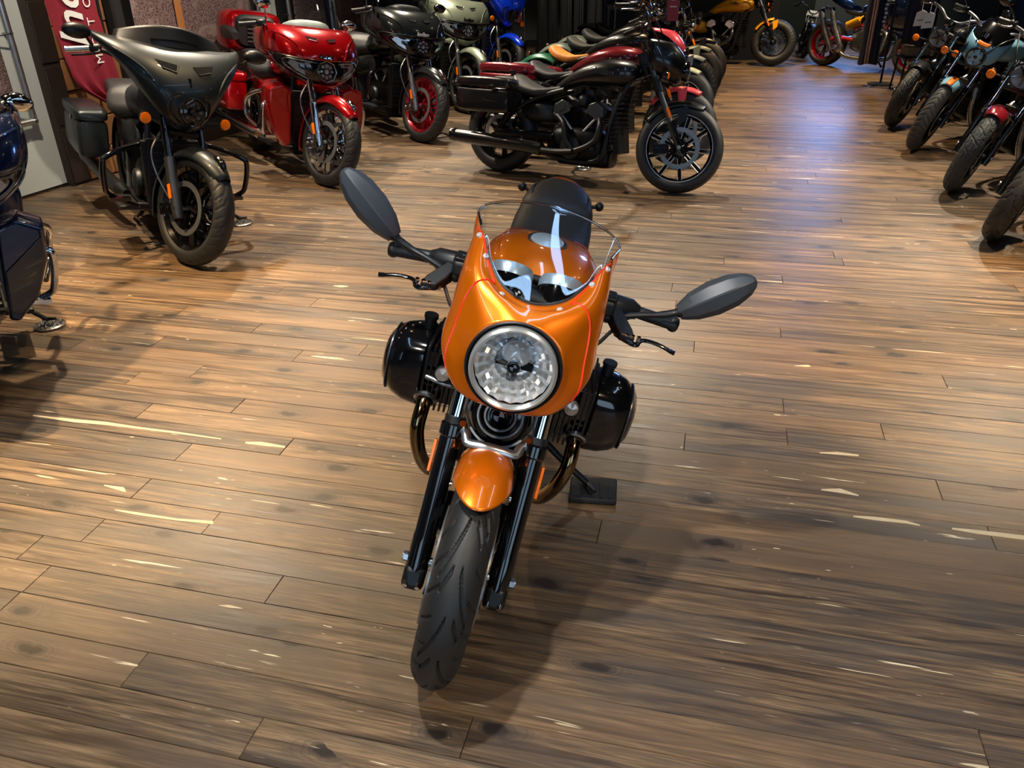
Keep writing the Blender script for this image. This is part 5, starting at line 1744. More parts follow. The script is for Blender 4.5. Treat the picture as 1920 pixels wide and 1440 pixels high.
def roadster(name, pos, phi, lean, steer, label, paint_, fend=None, cowl=None, tread=None, tyre=TYRE, nsp=16, style='wire', R=.32, w=.125, tank=None, stripe=None, tubes=CHROME, group='roadsters lined up on the right', fend_y=None, bars=STEEL, tagp=False, low=BLK, barz=0.0):
    b = Bike(name, pos, phi, lean, steer, label, group=group, rake=25, trail=.11)
    fend = fend or paint_
    wheel(b, 'front', 0, R, w, True, h=.075, nsp=nsp, style=style, rim=BLK, spoke=STEEL if style == 'wire' else BLK, tyre=tyre, tread=tread, res=(400, 41) if tread else (84, 19), dr=.155, disc=(1,), depth=.006, rimw=.36)
    wheel(b, 'rear', -1.40, R, .15, False, h=.08, nsp=nsp, style=style, rim=BLK, spoke=STEEL if style == 'wire' else BLK, res=(56, 13), disc=(-1,))
    caliper(b, 0, R, 1, DARKM, True, -100)
    forks(b, R, .105, .60, .90, .026, .020, low, tubes)
    fm = fender(b, 'front_mudguard', 0, R, w + .035, -62, 22, fend, True, gap=.022, drop=.055, taper=.75)
    if stripe:
        def sf(u, v):
            a = radians(-62 + 84 * u)
            return V(sin(a) * (R + .0255), (v - .5) * .05, R + cos(a) * (R + .0255))
        b.add('mudguard_stripe', MB().grid(sf, 24, 3), stripe, True, parent=fm, solid=.002)
    for sd in (1, -1):
        b.add('mudguard_stay', MB().tube([V(.06, sd * .075, .64), V(-.08, sd * .11, .58)], .005, 6).tube([V(-.2, sd * .07, .58), V(-.08, sd * .11, .56)], .005, 6), STEEL, True, parent=fm)
    c = V(-.06, 0, .875)
    if not cowl:
        lamp_round(b, c, (1, 0, -.04), .085, True, BLK, BLK)
    for sd in (1, -1):
        signal(b, V(-.10, sd * (.20 if not cowl else .215), .80), (1, 0, 0), .034, True, AMBER, V(-.15, sd * .11, .80))
        b.add('lamp_ear', MB().prism([(-.22, .80), (-.07, .84), (-.07, .91), (-.2, .92)], V(0, sd * .088, 0), (1, 0, 0), (0, 0, 1), V(0, sd * .006, 0)), BLKM, True)
    if cowl:
        S0 = b.S
        b.S = Matrix.Translation((-.09, 0, -.03)) @ b.S
        C = US([(.775, -.075, -.15, .07, .03), (.82, -.035, -.19, .14, .04), (.88, -.022, -.22, .165, .05), (.94, -.035, -.25, .170, .06), (.985, -.065, -.28, .165, .05), (1.04, -.12, -.31, .150, .0), (1.10, -.20, -.34, .125, -.01), (1.13, -.25, -.35, .105, -.01)], q=.75)
        cw = b.add('headlamp_cowl', MB().grid(lambda a, t: C.P(-1 + 2 * a, .775 + .205 * t), 40, 14), cowl, True, solid=.004, off=-1)
        b.add('cowl_screen', MB().grid(lambda a, t: C.P(-1 + 2 * a, .98 + .145 * t, .002), 30, 8), BLK, True, parent=cw, solid=.003, off=-1)
        b.add('cowl_stripe', MB().grid(lambda a, t: C.P(-.2 + .4 * a, .957 + .03 * t, .002), 8, 3), stripe or cowl, True, parent=cw, solid=.001)
        b.add('cowl_stripe', MB().grid(lambda a, t: C.P(-.2 + .4 * a, .778 + .022 * t, .002), 8, 3), stripe or cowl, True, parent=cw, solid=.001)
        b.add('cowl_lamp_ring', MB().lathe([(.068, .002), (.070, .03), (.078, .03), (.082, .0)], C.P(0, .872, -.015), (1, 0, 0), 40, closed=True), BLK, True, parent=cw)
        for sd in (1, -1):
            for y, z in ((.07, .97), (.14, .985)):
                b.add('cowl_screw', MB().lathe([(.001, .005), (.006, .004), (.007, 0)], C.P(C.uy(sd * y, z), z, .002), (1, sd * .3, .3), 10), BLK, True, parent=cw)
        # lamp pushed forward through the cowl
        lamp_round(b, C.P(0, .872, .012), (1, 0, 0), .067, True, BLK, BLK)
        b.S = S0
    handlebar(b, [V(-.30, 0, .99 + barz), V(-.30, .07, 1.0 + barz), V(-.33, .16, 1.05 + barz), V(-.40, .30, 1.06 + barz), V(-.48, .40, 1.04 + barz)], .0125, bars)
    b.add('instrument', MB().lathe([(.001, -.05), (.04, -.04), (.05, 0), (.045, .006), (.001, .006)], V(-.22, 0, 1.0), (-.5, 0, .8), 24), BLK, True)
    for sd in (1, -1):
        mirror(b, V(-.38, sd * .26, 1.065 + barz), V(-.34, sd * .40, 1.20 + barz), (.055, .04), (1, 0, .2), BLK, True)
        b.add('control_cable', MB().tube(spline([V(-.36, sd * .22, 1.05 + barz), V(-.16, sd * .15, 1.0), V(-.15, sd * .08, .86), V(-.40, sd * .05, .78)], 6), .0055, 6), BLKP, True)
    tk = b.add('fuel_tank', MB().sloft([(-.38, .86, .07, .04, .05, 2.4), (-.44, .865, .125, .075, .10, 2.5), (-.60, .865, .15, .09, .12, 2.6), (-.78, .84, .13, .075, .10, 2.6), (-.90, .81, .09, .04, .07, 2.4)], 28, 4), tank or paint_)
    if stripe:
        b.add('tank_stripe', MB().sloft([(-.385, .868, .028, .04, .01, 4), (-.44, .872, .030, .075, .01, 4), (-.60, .872, .032, .09, .01, 4), (-.78, .846, .03, .075, .01, 4), (-.89, .815, .025, .04, .01, 4)], 16, 4), stripe, parent=tk)
    b.add('fuel_cap', MB().lathe([(.001, .01), (.028, .01), (.032, -.004)], V(-.56, 0, .957), (0, 0, 1), 20), CHROME, parent=tk)
    b.add('seat', MB().sloft([(-.86, .78, .09, .03, .05, 2.6), (-.98, .765, .13, .04, .05, 3), (-1.25, .77, .135, .045, .05, 3), (-1.5, .80, .11, .04, .05, 3), (-1.60, .80, .06, .02, .03, 2.4)], 22, 3), LEATH)
    fender(b, 'rear_mudguard', -1.40, R, .18, -70, 30, paint_, False, gap=.04, drop=.06)
    b.add('side_panel', MB().sloft([(-.92, .64, .10, .09, .1, 3), (-1.05, .62, .14, .1, .12, 3), (-1.2, .62, .10, .08, .1, 3)], 18, 3), paint_)
    b.add('crankcase', MB().sloft([(-.42, .38, .09, .1, .1, 3), (-.52, .36, .15, .15, .14, 3.4), (-.8, .36, .16, .15, .15, 3.4), (-.95, .37, .10, .1, .1, 3)], 20, 3), DARKM)
    cy = MB().box((-.58, 0, .60), (.14, .16, .26), Matrix.Rotation(radians(8), 3, 'Y'))
    for k in range(8):
        cy.box((-.58 + .004 * k, 0, .50 + .03 * k), (.20, .22, .008), Matrix.Rotation(radians(8), 3, 'Y'))
    b.add('cylinder', cy, DARKM)
    b.add('cylinder_head', MB().box((-.56, 0, .745), (.2, .2, .07)), BLKM, bevel=.02)
    for sd in (1, -1):
        b.add('frame_rail', MB().tube(spline([V(-.34, sd * .02, .84), V(-.42, sd * .07, .6), V(-.46, sd * .09, .35), V(-.55, sd * .1, .2), V(-1.0, sd * .1, .2), V(-1.05, sd * .1, .5), V(-1.0, sd * .09, .74)], 5), .016, 8).tube([V(-.36, sd * .02, .88), V(-1.0, sd * .09, .74), V(-1.55, sd * .09, .74)], .016, 8), BLKM)
        b.add('swing_arm', MB().tube([V(-.98, sd * .10, .36), V(-1.40, sd * .10, .32)], .022, 8), BLKM)
        b.add('shock_absorber', MB().cyl(V(-1.18, sd * .13, .70), V(-1.34, sd * .13, .38), .03, n=12), DARKM)
        b.add('exhaust_header', MB().tube(spline([V(-.46, sd * .06, .62), V(-.36, sd * .09, .55), V(-.36, sd * .12, .35), V(-.48, sd * .15, .21), V(-.9, sd * .16, .2)], 6), .020, 12), STEEL)
        muffler(b, [V(-.9, sd * .16, .2), V(-1.05, sd * .17, .22), V(-1.3, sd * .18, .26), V(-1.65, sd * .19, .31)], .042, STEEL if not tagp else BLKM)
        b.add('foot_peg', MB().tube([V(-.72, sd * .13, .29), V(-.72, sd * .26, .295)], .012, 8), BLKP)
    b.add('steering_head', MB().cyl(V(-.25, 0, .78), V(-.34, 0, .97), .03, n=16), BLKM)
    b.add('oil_cooler', MB().box((-.36, 0, .55), (.03, .2, .08)), GRILLE, bevel=.004)
    for k in range(7):
        b.add('engine_guard_slat', MB().box((-.40, 0, .30 + .022 * k), (.012, .16, .008)), BLKP)
    p = kickstand(b, -.62, .27, top=V(-.70, .11, .22))
    return b


SP = -150
roadster('roadster_motorcycle', ground(1676, 238), SP, 10, 20, 'all black roadster with paper tags hanging from the handlebar', SATIN, tread=tread_block(26, .32), tagp=True, fend=BLKM)
roadster('roadster_motorcycle', ground(1718, 281), SP, 12.5, 20, 'pale blue cafe racer with orange stripes and black screen', SKY, cowl=SKY, stripe=ORSTR, tread=tread_rib(40, .32), tyre=TYREG, nsp=10, style='bar')
roadster('roadster_motorcycle', ground(1790, 358), SP, 11, 20, 'black roadster with dark red front mudguard on the right', SATIN, fend=DRED, tread=tread_block(24, .32), tyre=TYREG, tank=DRED, low=BLK)
roadster('roadster_motorcycle', ground(1866, 448), SP, 11, 20, 'black roadster cut off by the right edge of the picture', SATIN, tread=tread_curved(20, .32), fend=SATIN, w=.13)

# paper tags on the black roadster's bar
for k, (px, py) in enumerate(((1741, 38), (1726, 34))):
    d = ray(px, py).normalized()
    p = Vector((0, 0, CAM_H)) + d * (8.75 + .12 * k)
    e = empty('price_tag', p)
    tag(e, ('front' if k == 0 else 'rear') + ' white paper tag hanging from the black roadster', 'tag')
    MB().prism([(-.045, -.07), (.045, -.06), (.04, .05), (.0, .068), (-.045, .045)], (0, 0, 0), (cos(-.3 - k * .3), sin(-.3 - k * .3), 0), (0.1, 0, 1), V(.02, .01, 0) * .15).build('card', PAPER, e)
    MB().tube([V(0, 0, .06), V(.01, .02, .14)], .0015, 5).build('string', PAPER, e)
    MB().prism([(-.028, -.022), (.022, -.018), (.022, -.012), (-.028, -.016)], V(.002, -.004, 0), (cos(-.3 - k * .3), sin(-.3 - k * .3), 0), (0.1, 0, 1), V(-.02, -.01, 0) * .02).build('print', DARKM, e)

# ------------------------------------------------------------------ left wall: boards, murals on tube frames, timber
struct(wbox(MB(), -6, .49, -.04, -.005, .025, 2.7).build('trim_1', BOARD))
struct(wbox(MB(), 3.33, 3.60, -.04, -.005, .12, 2.7).build('trim_2', BOARD))
struct(wbox(MB(), .49, .66, -.04, .07, 0, 2.9).build('trim_3', pmat('dark_brown_column', '261b16', .6, var=.4, scale=6), bevel=.006))
for k in range(6):
    wbox(MB(), .497, .653, .069, .082, .02 + k * .46, .45 + k * .46).build('tile', MATS['dark_brown_column'], bpy.data.objects['trim_3'], bevel=.005)
TIMB = pmat('reclaimed_timber', '8a5f38', .65, var=.55, scale=7, bump=.6, bscale=40)
tw = wbox(MB(), .66, 1.24, -.04, -.0, 0, 2.7).build('wall_timber', pmat('timber_backing', '1d140d', .9))
struct(tw)
rb = random.Random(5)
for r in range(11):
    z = .005 + r * .235
    x = .665
    while x < 1.23:
        L = min(rb.uniform(.16, .34), 1.24 - x)
        if 1.24 - (x + L) < .08:
            L = 1.24 - x
        wbox(MB(), x + .004, x + L - .004, 0.0, rb.uniform(.03, .085), z + .004, z + .231).build('timber_block', TIMB, tw, bevel=.008)
        x += L
struct(wbox(MB(), 1.24, 1.31, -.04, .05, 0, 2.7).build('trim_4', BLKM))


def framed_mural(s0, s1, z0, label, z1=2.55, left=True, right=True):
    c = wp((s0 + s1) / 2, 0, 0)
    e = empty('mural_banner', c)
    tag(e, label, 'mural')
    q = lambda s_, o, z: wp(s_, o, z) - c
    T = []
    if left:
        T.append([q(s0, .06, z0), q(s0, .06, z1)])
    if right:
        T.append([q(s1, .06, z0), q(s1, .06, z1)])
    T += [[q(s0, .06, z0), q(s1, .06, z0)], [q(s0, .06, z1), q(s1, .06, z1)]]
    for t_ in T:
        MB().tube(t_, .024, 14).build('frame_tube', ALU, e)
    for s_ in (s0, s1):
        MB().ell(q(s_, .06, z0), (.03, .03, .03), 14, 8).build('tube_corner', STEEL, e)
        for z in (z0 + .13, z0 + .62, z0 + 1.2):
            sg = 1 if s_ == s0 else -1
            MB().tube([q(s_ - .03 * sg, .06, z), q(s_ + .02 * sg, .09, z + .004), q(s_ + .12 * sg, .055, z - .01)], .006, 6).build('strap', BLKP, e)
            MB().cyl(q(s_, .06, z), q(s_, -.005, z), .009, n=10).build('standoff', STEEL, e)
    MB().grid(lambda u, v: q(s0 + .10 + (s1 - s0 - .20) * u, .05 + .008 * sin(9 * u + 3 * v), z0 + .10 + (z1 - z0 - .2) * v), 24, 24).build('printed_cloth', MURAL, e, solid=.003)
    return e, q


framed_mural(-2.6, .30, .55, 'mauve printed cloth in a grey tube frame on the pale board at the left edge')
e, q = framed_mural(1.42, 3.22, .42, 'mauve printed cloth in a tube frame behind the matte black tourer', left=False)
MB().prism([(0, 0), (.10, 0), (.08, .75), (.01, .75)], q(2.02, .064, .80), WD, (0, 0, 1), WN * .003).build('tan_stripe', pmat('tan_print', 'a8703e', .7), e)
framed_mural(3.74, 4.55, .42, 'mauve printed cloth in a tube frame behind the red tourer')
W0, WD, WN = Vector((-2.12, 10.6, 0)), Vector((0, 1, 0)), Vector((1, 0, 0))
framed_mural(.1, 2.6, .42, 'mauve printed cloth in a tube frame at the far end of the left wall')
W0, WD, WN = Vector((-3.80, 6.20, 0)), Vector((.374, .9274, 0)), Vector((.9274, -.374, 0))

# red feather banner with white lettering
FLAG = pmat('dark_red_flag_cloth', '7c1228', .75, var=.1, scale=8)
FO = .30
Lp = [onwall(px, py, FO) for px, py in ((230, 196), (150, 165), (125, 120), (110, 80), (95, 40), (83, 0))]
Rp = [onwall(px, py, FO) for px, py in ((236, 196), (228, 165), (216, 125), (203, 85), (190, 42), (178, 0))]
Lp = [(Lp[0][0] - .10, Lp[0][1])] + Lp[1:] + [(Lp[-1][0] - .02, 1.9), (Lp[-1][0], 2.6)]
Rp = Rp + [(Rp[-1][0] + .02, 1.9), (Rp[-1][0], 2.6)]
fc_ = wp(1.0, FO, 0)
fe = empty('feather_banner', fc_)
tag(fe, 'dark red hanging banner with white script lettering behind the matte black tourer', 'banner')
Ls = spline([V(a, 0, z) for a, z in Lp], 6)
Rs = spline([V(a, 0, z) for a, z in Rp], 6)


def flag_pt(u, v, extra=0.0):
    k = v * (len(Ls) - 1)
    i = min(len(Ls) - 2, int(k))
    a, b_ = Ls[i].lerp(Ls[i + 1], k - i), Rs[i].lerp(Rs[i + 1], k - i)
    p = a.lerp(b_, u)
    fold = (.035 * sin(u * 19) * max(0, 1 - v * 2.6) + .006 * sin(u * 7 + v * 5))
    return wp(p.x, FO + fold + extra, p.z) - fc_


MB().grid(flag_pt, 40, 60).build('cloth', FLAG, fe, solid=.002)
sL, zL = onwall(150, 92, FO)
mb = text_mesh('Indian', .34, .001, .32, .006)
w_ = max(p.x for p in mb.v) - min(p.x for p in mb.v)
mb.xf(basis(wp(sL - .02, FO + .014, zL + w_ / 2) - fc_, (0, 0, 1), -WD)).build('lettering', WHITEP, fe)
for k, ch in enumerate('MOTORCYCLE'):
    s_, z_ = onwall(166, 40, FO)
    mb = text_mesh(ch, .10, .001)
    mb.xf(basis(wp(s_ + .015, FO + .014, z_ + (k - 2) * .135) - fc_, (0, 0, 1), -WD)).build('lettering', WHITEP, fe)
MB().tube([wp(Rs[-1].x + .03, FO, 2.62) - fc_, wp(Rs[-1].x + .03, FO - .02, .9) - fc_, wp(Rs[-1].x + .06, FO - .03, .0) - fc_], .012, 10).build('pole', BLKM, fe)
MB().lathe([(.001, .0), (.14, .0), (.14, .012), (.02, .03), (.02, .1)], wp(Rs[-1].x + .06, FO - .03, 0) - fc_, (0, 0, 1), 24).build('pole_base', BLKM, fe)


# ------------------------------------------------------------------ clothes and furniture at the back
def garment(name, pos, w, d, z0, z1, mat, label, seed=1, rot=0.0, taper=.85, cat='garment', trims=(), split=False):
    e = empty(name, Vector((pos[0], pos[1], 0)))
    tag(e, label, cat, None)
    rg = random.Random(seed)
    ph = [rg.uniform(0, 6) for _ in range(6)]

    def piece(x0, x1, nm):
        secs = []
        for k in range(11):
            v = k / 10
            z = lerp(z0, z1, v)
            ww = lerp(1.0, taper, v)
            sec = []
            for q in range(40):
                a = 2 * pi * q / 40
                fold = 1 + .16 * sin(5 * a + ph[0] + v * 2) * (1 - .6 * v) + .10 * sin(11 * a + ph[1]) * (1 - .5 * v)
                x = (x0 + x1) / 2 + cos(a) * (x1 - x0) / 2 * ww * (1 + .05 * sin(ph[2] + v * 7))
                y = sin(a) * d / 2 * fold
                sec.append(V(x * cos(rot) - y * sin(rot), x * sin(rot) + y * cos(rot), z + .012 * sin(3 * a + ph[3]) * (1 - v)))
            secs.append(sec)
        return MB().loft(secs).build(nm, mat, e)
    if split:
        piece(-w / 2, -.01, 'trouser_leg')
        piece(.01, w / 2, 'trouser_leg')
    else:
        piece(-w / 2, w / 2, 'cloth')
    for (x0, x1, m_) in trims:
        MB().grid(lambda u, v: V(lerp(x0, x1, u) * cos(rot) + (d * .62) * sin(rot), lerp(x0, x1, u) * sin(rot) - (d * .62) * cos(rot), lerp(z0 + .02, z1, v)), 3, 8).build('stripe', m_, e, solid=.004)
    MB().tube(spline([V(-w * .35, 0, z1 - .02), V(0, 0, z1 + .05), V(w * .35, 0, z1 - .02)], 6), .007, 8).build('hanger', STEEL, e)
    MB().tube(spline([V(0, 0, z1 + .05), V(0, 0, z1 + .1), V(.015, .0, z1 + .115), V(.02, 0, z1 + .10)], 4), .003, 6).build('hanger_hook', STEEL, e)
    return e


BCLOTH = pmat('black_cloth', '14181b', .7, var=.3, scale=6, bump=.3, bscale=30)
DCLOTH = pmat('charcoal_cloth', '1d2224', .75, var=.3, scale=6, bump=.3, bscale=30)
NCLOTH = pmat('navy_cloth', '0d1a38', .65, var=.25, scale=5, bump=.3, bscale=30)
RCLOTH = pmat('dark_red_cloth', '7b1424', .6, var=.15)
STRP = pmat('pale_stripe', 'c9a79a', .6)
rk = empty('clothes_rack', ground(983, 112))
tag(rk, 'chrome clothes rack on a pole with round base behind the blue tourer', 'clothes rack')
MB().tube([V(0, 0, .0), V(0, 0, 1.75)], .014, 12).build('pole', STEEL, rk)
MB().lathe([(.001, .0), (.05, .0), (.05, .03), (.02, .05)], (0, 0, 0), (0, 0, 1), 20).build('foot', STEEL, rk)
MB().tube([V(-.9, .15, 1.75), V(0, 0, 1.75), V(1.5, .4, 1.75)], .014, 12).build('rail', STEEL, rk)
MB().tube([V(1.5, .4, 1.75), V(1.5, .4, .0)], .014, 12).build('pole', STEEL, rk)
rx, ry = rk.location.x, rk.location.y
garment('jacket', (rx - .19, ry - .06), .20, .24, .56, 1.62, RCLOTH, 'dark red jacket with pale edges hanging on the clothes rack', 2, .9, trims=((-.06, -.03, STRP), (.03, .06, STRP)))
garment('jacket', (rx - .56, ry + .1), .34, .30, .50, 1.62, BCLOTH, 'black jacket hanging left of the dark red one on the rack', 3, .7)
garment('trousers', (rx + .38, ry + .12), .34, .26, .10, 1.62, BCLOTH, 'black riding trousers hanging right beside the rack pole', 4, .3, split=True)
garment('trousers', (rx + .78, ry + .22), .38, .28, .08, 1.62, DCLOTH, 'charcoal riding trousers hanging in the middle of the rack', 6, .25, split=True)
garment('jacket', (rx + 1.18, ry + .33), .34, .28, .35, 1.62, BCLOTH, 'black jacket at the right end of the rack next to the table', 8, .4)

tb = empty('side_table', (2.05, 15.1, 0))
tag(tb, 'small table with pale wooden top and grey metal legs at the back', 'table')
MB().box((0, 0, .735), (.75, .5, .035)).build('table_top', pmat('pale_oak', '8f6f48', .5, var=.25, scale=9), tb, bevel=.006)
MB().box((0, 0, .69), (.70, .45, .05)).build('apron', GREYM, tb)
for sx in (-1, 1):
    for sy in (-1, 1):
        MB().box((sx * .33, sy * .2, .345), (.045, .045, .69)).build('leg', GREYM, tb, bevel=.003)
for k in range(4):
    tag(MB().box((2.0 + .06 * (k % 2), 15.08, .772 + k * .04), (.34, .28, .036)).build('folded_shirt', BCLOTH if k % 2 else DCLOTH, None, bevel=.014), ['charcoal folded shirt at the bottom of the pile on the side table', 'black folded shirt second from the bottom on the side table', 'charcoal folded shirt second from the top on the side table', 'black folded shirt on top of the pile on the side table'][k], 'shirt', 'folded shirts on the side table')

# navy clothing on a stand in front of the custom bike
p = ground(1712, 150)
ng = garment('coat', (5.05, 10.75), .36, .24, .52, 1.55, NCLOTH, 'navy blue long coat hanging behind the black roadster on the right', 11, -.2)
n2 = garment('coat', (4.62, 11.05), .26, .2, .26, 1.5, NCLOTH, 'navy overalls with two pale red stripes and white lettering hanging on the right', 12, .1, trims=((-.115, -.095, STRP), (-.08, -.06, STRP)))
for k in range(11):
    MB().box((.055 + .006 * (k % 3), -.128, .62 + .048 * k), (.03 + .006 * (k % 2), .004, .03)).build('lettering', WHITEP, n2)
vs = empty('garment_stand', (4.85, 10.98, 0))
tag(vs, 'black garment stand holding the navy coats', 'stand')
MB().tube([V(-.3, .15, 1.66), V(.35, -.2, 1.66)], .012, 10).build('rail', BLKM, vs)
MB().tube([V(.0, .1, 0), V(.0, .1, 1.66)], .014, 10).build('pole', BLKM, vs)
MB().lathe([(.001, 0), (.16, 0), (.16, .012), (.02, .025)], (0, .1, 0), (0, 0, 1), 24).build('foot', BLKM, vs)
tag(MB().box((5.08, 10.78, .44), (.30, .2, .10), None, (.95, .95)).build('shoe_box', pmat('beige_card', '8d8168', .7), None, bevel=.006), 'beige cardboard box on a stool below the navy coat', 'box')
so = empty('stool', (5.08, 10.78, 0))
tag(so, 'small black stool under the navy coat', 'stool')
MB().box((0, 0, .375), (.36, .28, .03)).build('seat', BLKM, so, bevel=.006)
for sx in (-1, 1):
    for sy in (-1, 1):
        MB().cyl(V(sx * .15, sy * .11, .36), V(sx * .17, sy * .13, 0), .012, n=10).build('leg', BLKM, so)


# ------------------------------------------------------------------ custom racer and child's bike at the back
def custom_racer():
    b = Bike('racing_motorcycle', ground(1703, 143), -57, 7, 8, 'dark navy racing motorcycle with twin stacked steel silencers and red wheels at the back', rake=24, trail=.1)
    R = .305
    wheel(b, 'front', 0, R, .125, True, h=.055, nsp=6, style='y', rim=REDRIM, res=(72, 17), dr=.16, rimw=.38)
    wheel(b, 'rear', -1.42, .315, .19, False, h=.065, nsp=6, style='y', rim=REDRIM, res=(72, 17), disc=(-1,), rimw=.4)
    forks(b, R, .1, .5, .86, .028, .026, GREYM, BLKM)
    for sd in (1, -1):
        caliper(b, 0, R, sd, STEEL, True, -100)
    fender(b, 'front_mudguard', 0, R, .15, -55, 30, NAVY, True, gap=.02, drop=.05)
    TR = paint('red_tube_frame', '9a1420', .3, .2)
    for sd in (1, -1):
        b.add('trellis_frame', MB().tube([V(-.34, sd * .04, .82), V(-.6, sd * .14, .62), V(-.95, sd * .12, .52)], .017, 8).tube([V(-.34, sd * .04, .70), V(-.55, sd * .15, .48), V(-.6, sd * .14, .62)], .015, 8).tube([V(-.55, sd * .15, .48), V(-.85, sd * .13, .6), V(-.95, sd * .12, .52)], .014, 8), TR)
        b.add('swing_arm', MB().tube([V(-.92, sd * .11, .38), V(-1.15, sd * .14, .40), V(-1.42, sd * .12, .315)], [.03, .036, .028], 10), TR)
        b.add('exhaust_header', MB().tube(spline([V(-.52, sd * .08, .52), V(-.40, sd * .12, .48), V(-.42, sd * .16, .28), V(-.55, sd * .17, .17), V(-.9, -.17 + sd * .03, .16), V(-1.08, -.18, .24)], 6), .026, 12), STEEL)
    for k, (x0, z0) in enumerate(((-1.05, .30), (-1.22, .27))):
        muffler(b, [V(x0 + .03, -.19, z0 - .06), V(x0, -.20, z0), V(x0 - .14, -.215, z0 + .22), V(x0 - .24, -.225, z0 + .44)], .042, STEEL, CHROME)
    muffler(b, [V(-1.0, .19, .3), V(-1.05, .2, .36), V(-1.15, .21, .55), V(-1.24, .22, .78)], .042, STEEL, CHROME)
    b.add('exhaust_collector', MB().ell(V(-1.06, -.185, .255), (.07, .05, .06), 16, 10), STEEL)
    YEL = pmat('yellow_shock_spring', 'd8a012', .35, 0, .3)
    b.add('shock_absorber', MB().cyl(V(-.80, -.13, .66), V(-1.06, -.13, .54), .030, n=16), DARKM)
    b.add('shock_spring', MB().tube([V(-.82 - .22 * t, -.13, .655 - .11 * t) + V(.0, cos(t * 50) * .045, sin(t * 50) * .045) for t in [k / 90 for k in range(91)]], .010, 6), YEL)
    b.add('shock_reservoir', MB().cyl(V(-.84, -.19, .66), V(-1.02, -.19, .575), .034, n=16), YEL)
    b.add('engine', MB().sloft([(-.45, .36, .1, .12, .14, 4), (-.55, .36, .16, .17, .17, 4), (-.8, .38, .16, .18, .16, 4), (-.95, .38, .12, .12, .12, 4)], 20, 3), GREYM)
    b.add('clutch_cover', MB().lathe([(.001, .04), (.07, .04), (.085, .025), (.09, 0)], V(-.70, -.15, .36), (0, -1, 0), 28), GREYM)
    b.add('fuel_tank', MB().sloft([(-.36, .82, .1, .04, .06, 2.6), (-.45, .83, .17, .10, .12, 2.8), (-.65, .82, .18, .11, .12, 2.8), (-.88, .78, .11, .06, .08, 2.6)], 24, 4), NAVY)
    b.add('seat', MB().sloft([(-.85, .74, .1, .03, .04, 2.6), (-1.0, .73, .13, .03, .04, 3), (-1.15, .76, .12, .04, .04, 3)], 20, 3), LEATH)
    b.add('tail_cowl', MB().sloft([(-1.05, .77, .12, .06, .05, 2.6), (-1.25, .83, .12, .08, .05, 2.6), (-1.5, .92, .07, .05, .04, 2.4), (-1.58, .95, .03, .02, .02, 2)], 20, 4), NAVY)
    F = US([(.55, -.15, -.4, .1, 0), (.65, -.02, -.45, .18, 0), (.78, .03, -.45, .21, 0), (.90, -.02, -.42, .21, 0), (1.0, -.12, -.40, .18, 0)], q=.7)
    b.add('fairing', F.shell(.55, 1.0, 30, 12), NAVY, True, solid=.004, off=-1)
    b.add('windscreen', MB().grid(lambda u, v: V(-.14 - .16 * v - .1 * (2 * u - 1) ** 2, (.17 - .03 * v) * (2 * u - 1), 1.0 + .12 * v - .02 * (2 * u - 1) ** 2), 16, 6), SMOKE, True, solid=.003)
    handlebar(b, [V(-.34, 0, .86), V(-.34, .1, .87), V(-.38, .2, .88), V(-.46, .34, .86)], .013, BLKM)
    kickstand(b, -.6, .25, top=V(-.66, .11, .22))


custom_racer()


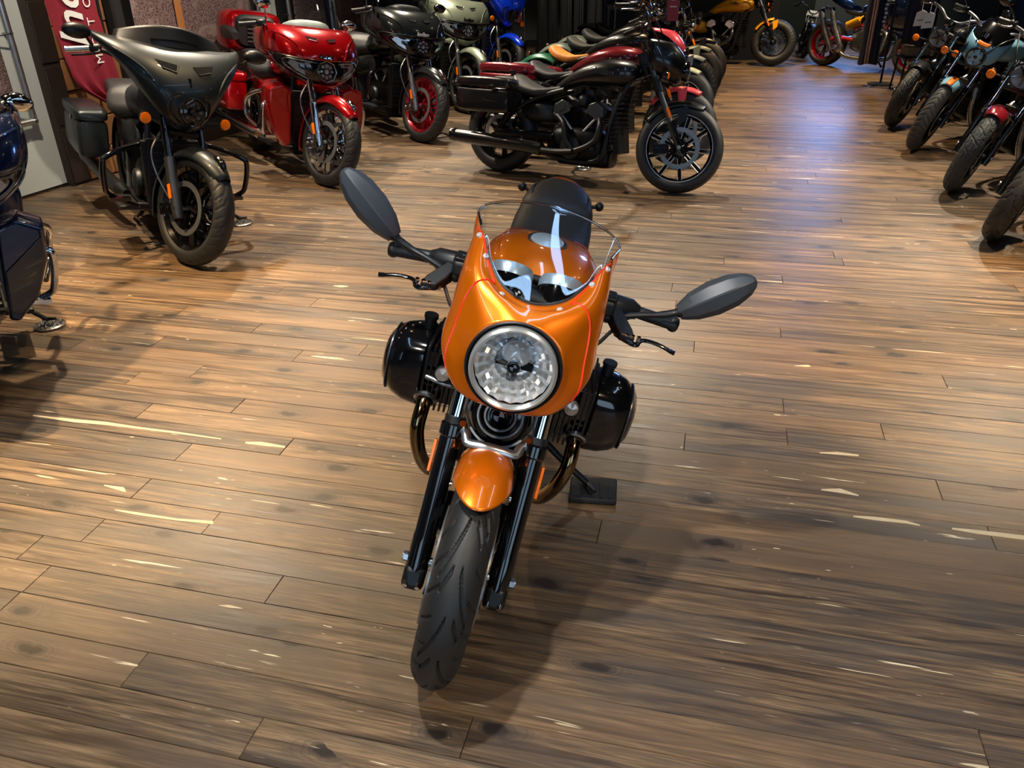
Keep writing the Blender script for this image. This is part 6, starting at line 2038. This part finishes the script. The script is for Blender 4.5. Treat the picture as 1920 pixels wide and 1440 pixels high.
def child_bike():
    b = Bike('child_bike', ground(1506, 108), -104, 6, 8, 'small black child dirt bike with white number plate against the back wall', cat='bike', rake=24, trail=.05)
    R = .20
    wheel(b, 'front', 0, R, .07, True, h=.045, nsp=10, style='wire', rim=DARKM, spoke=STEEL, tread=tread_block(24, R), res=(200, 25), dr=.07, disc=(1,), depth=.006)
    wheel(b, 'rear', -.80, R, .08, False, h=.045, nsp=10, style='wire', rim=DARKM, spoke=STEEL, res=(48, 13), disc=(-1,), dr=.07)
    forks(b, R, .065, .34, .60, .018, .014, BLKM, GREYM)
    fender(b, 'front_mudguard', 0, .25, .09, -40, 45, BLKM, True, gap=.03, drop=.02, zc=.22)
    pl = b.add('number_plate', MB().prism([(-.085, .50), (.085, .50), (.095, .60), (.085, .67), (-.085, .67), (-.095, .60)], V(-.10, 0, 0), (0, 1, 0), (-.2, 0, 1), V(.006, 0, 0)), WHITEP, True, bevel=.006)
    b.add('plate_number', text_mesh('1', .15, .001).xf(basis(V(-.208, 0, .585), (0, 1, 0), (-.2, 0, 1))), BLK, True, parent=None)
    handlebar(b, [V(-.22, 0, .62), V(-.22, .05, .64), V(-.23, .12, .72), V(-.26, .22, .73), V(-.30, .31, .70)], .009, BLKM, grip=.09)
    b.add('frame', MB().tube(spline([V(-.18, 0, .55), V(-.35, 0, .42), V(-.6, 0, .32), V(-.8, .05, .2)], 5), .022, 10).tube(spline([V(-.6, 0, .32), V(-.7, -.04, .26), V(-.8, -.05, .2)], 5), .018, 8), BLKM)
    b.add('motor', MB().sloft([(-.3, .28, .05, .06, .06, 4), (-.4, .27, .07, .08, .07, 4), (-.55, .27, .06, .06, .06, 4)], 16, 3), DARKM)
    b.add('seat', MB().sloft([(-.40, .47, .04, .02, .02, 2.6), (-.6, .46, .055, .03, .03, 3), (-.85, .49, .05, .025, .025, 3)], 16, 3), LEATH)
    b.add('side_panel', MB().sloft([(-.25, .46, .06, .05, .05, 3), (-.4, .44, .075, .05, .06, 3), (-.55, .42, .05, .04, .04, 3)], 16, 3), SATIN)
    kickstand(b, -.45, .16, top=V(-.48, .06, .22), r=.007)


child_bike()
roadster('roadster_motorcycle', (5.85, 9.9), SP, 10, 20, 'black roadster half hidden behind the black one with paper tags', SATIN)
# red hang tag on the middle row
d = ray(1262, 18).normalized()
e = empty('price_tag', Vector((0, 0, CAM_H)) + d * 8.6)
tag(e, 'dusky red hang tag on the handlebars of the middle row of cruisers', 'tag')
MB().prism([(-.05, -.10), (.05, -.10), (.055, .08), (-.055, .08)], (0, 0, 0), (1, -.3, 0), (0, 0, 1), V(.001, .003, 0)).build('card', pmat('dusky_red_card', '8d3546', .6), e)
MB().prism([(-.03, .0), (.03, .0), (.03, .012), (-.03, .012)], V(-.0005, -.002, .02), (1, -.3, 0), (0, 0, 1), V(0, -.0008, 0)).build('print', PAPER, e)
MB().tube([V(0, 0, .08), V(.0, .01, .16)], .0015, 5).build('string', PAPER, e)
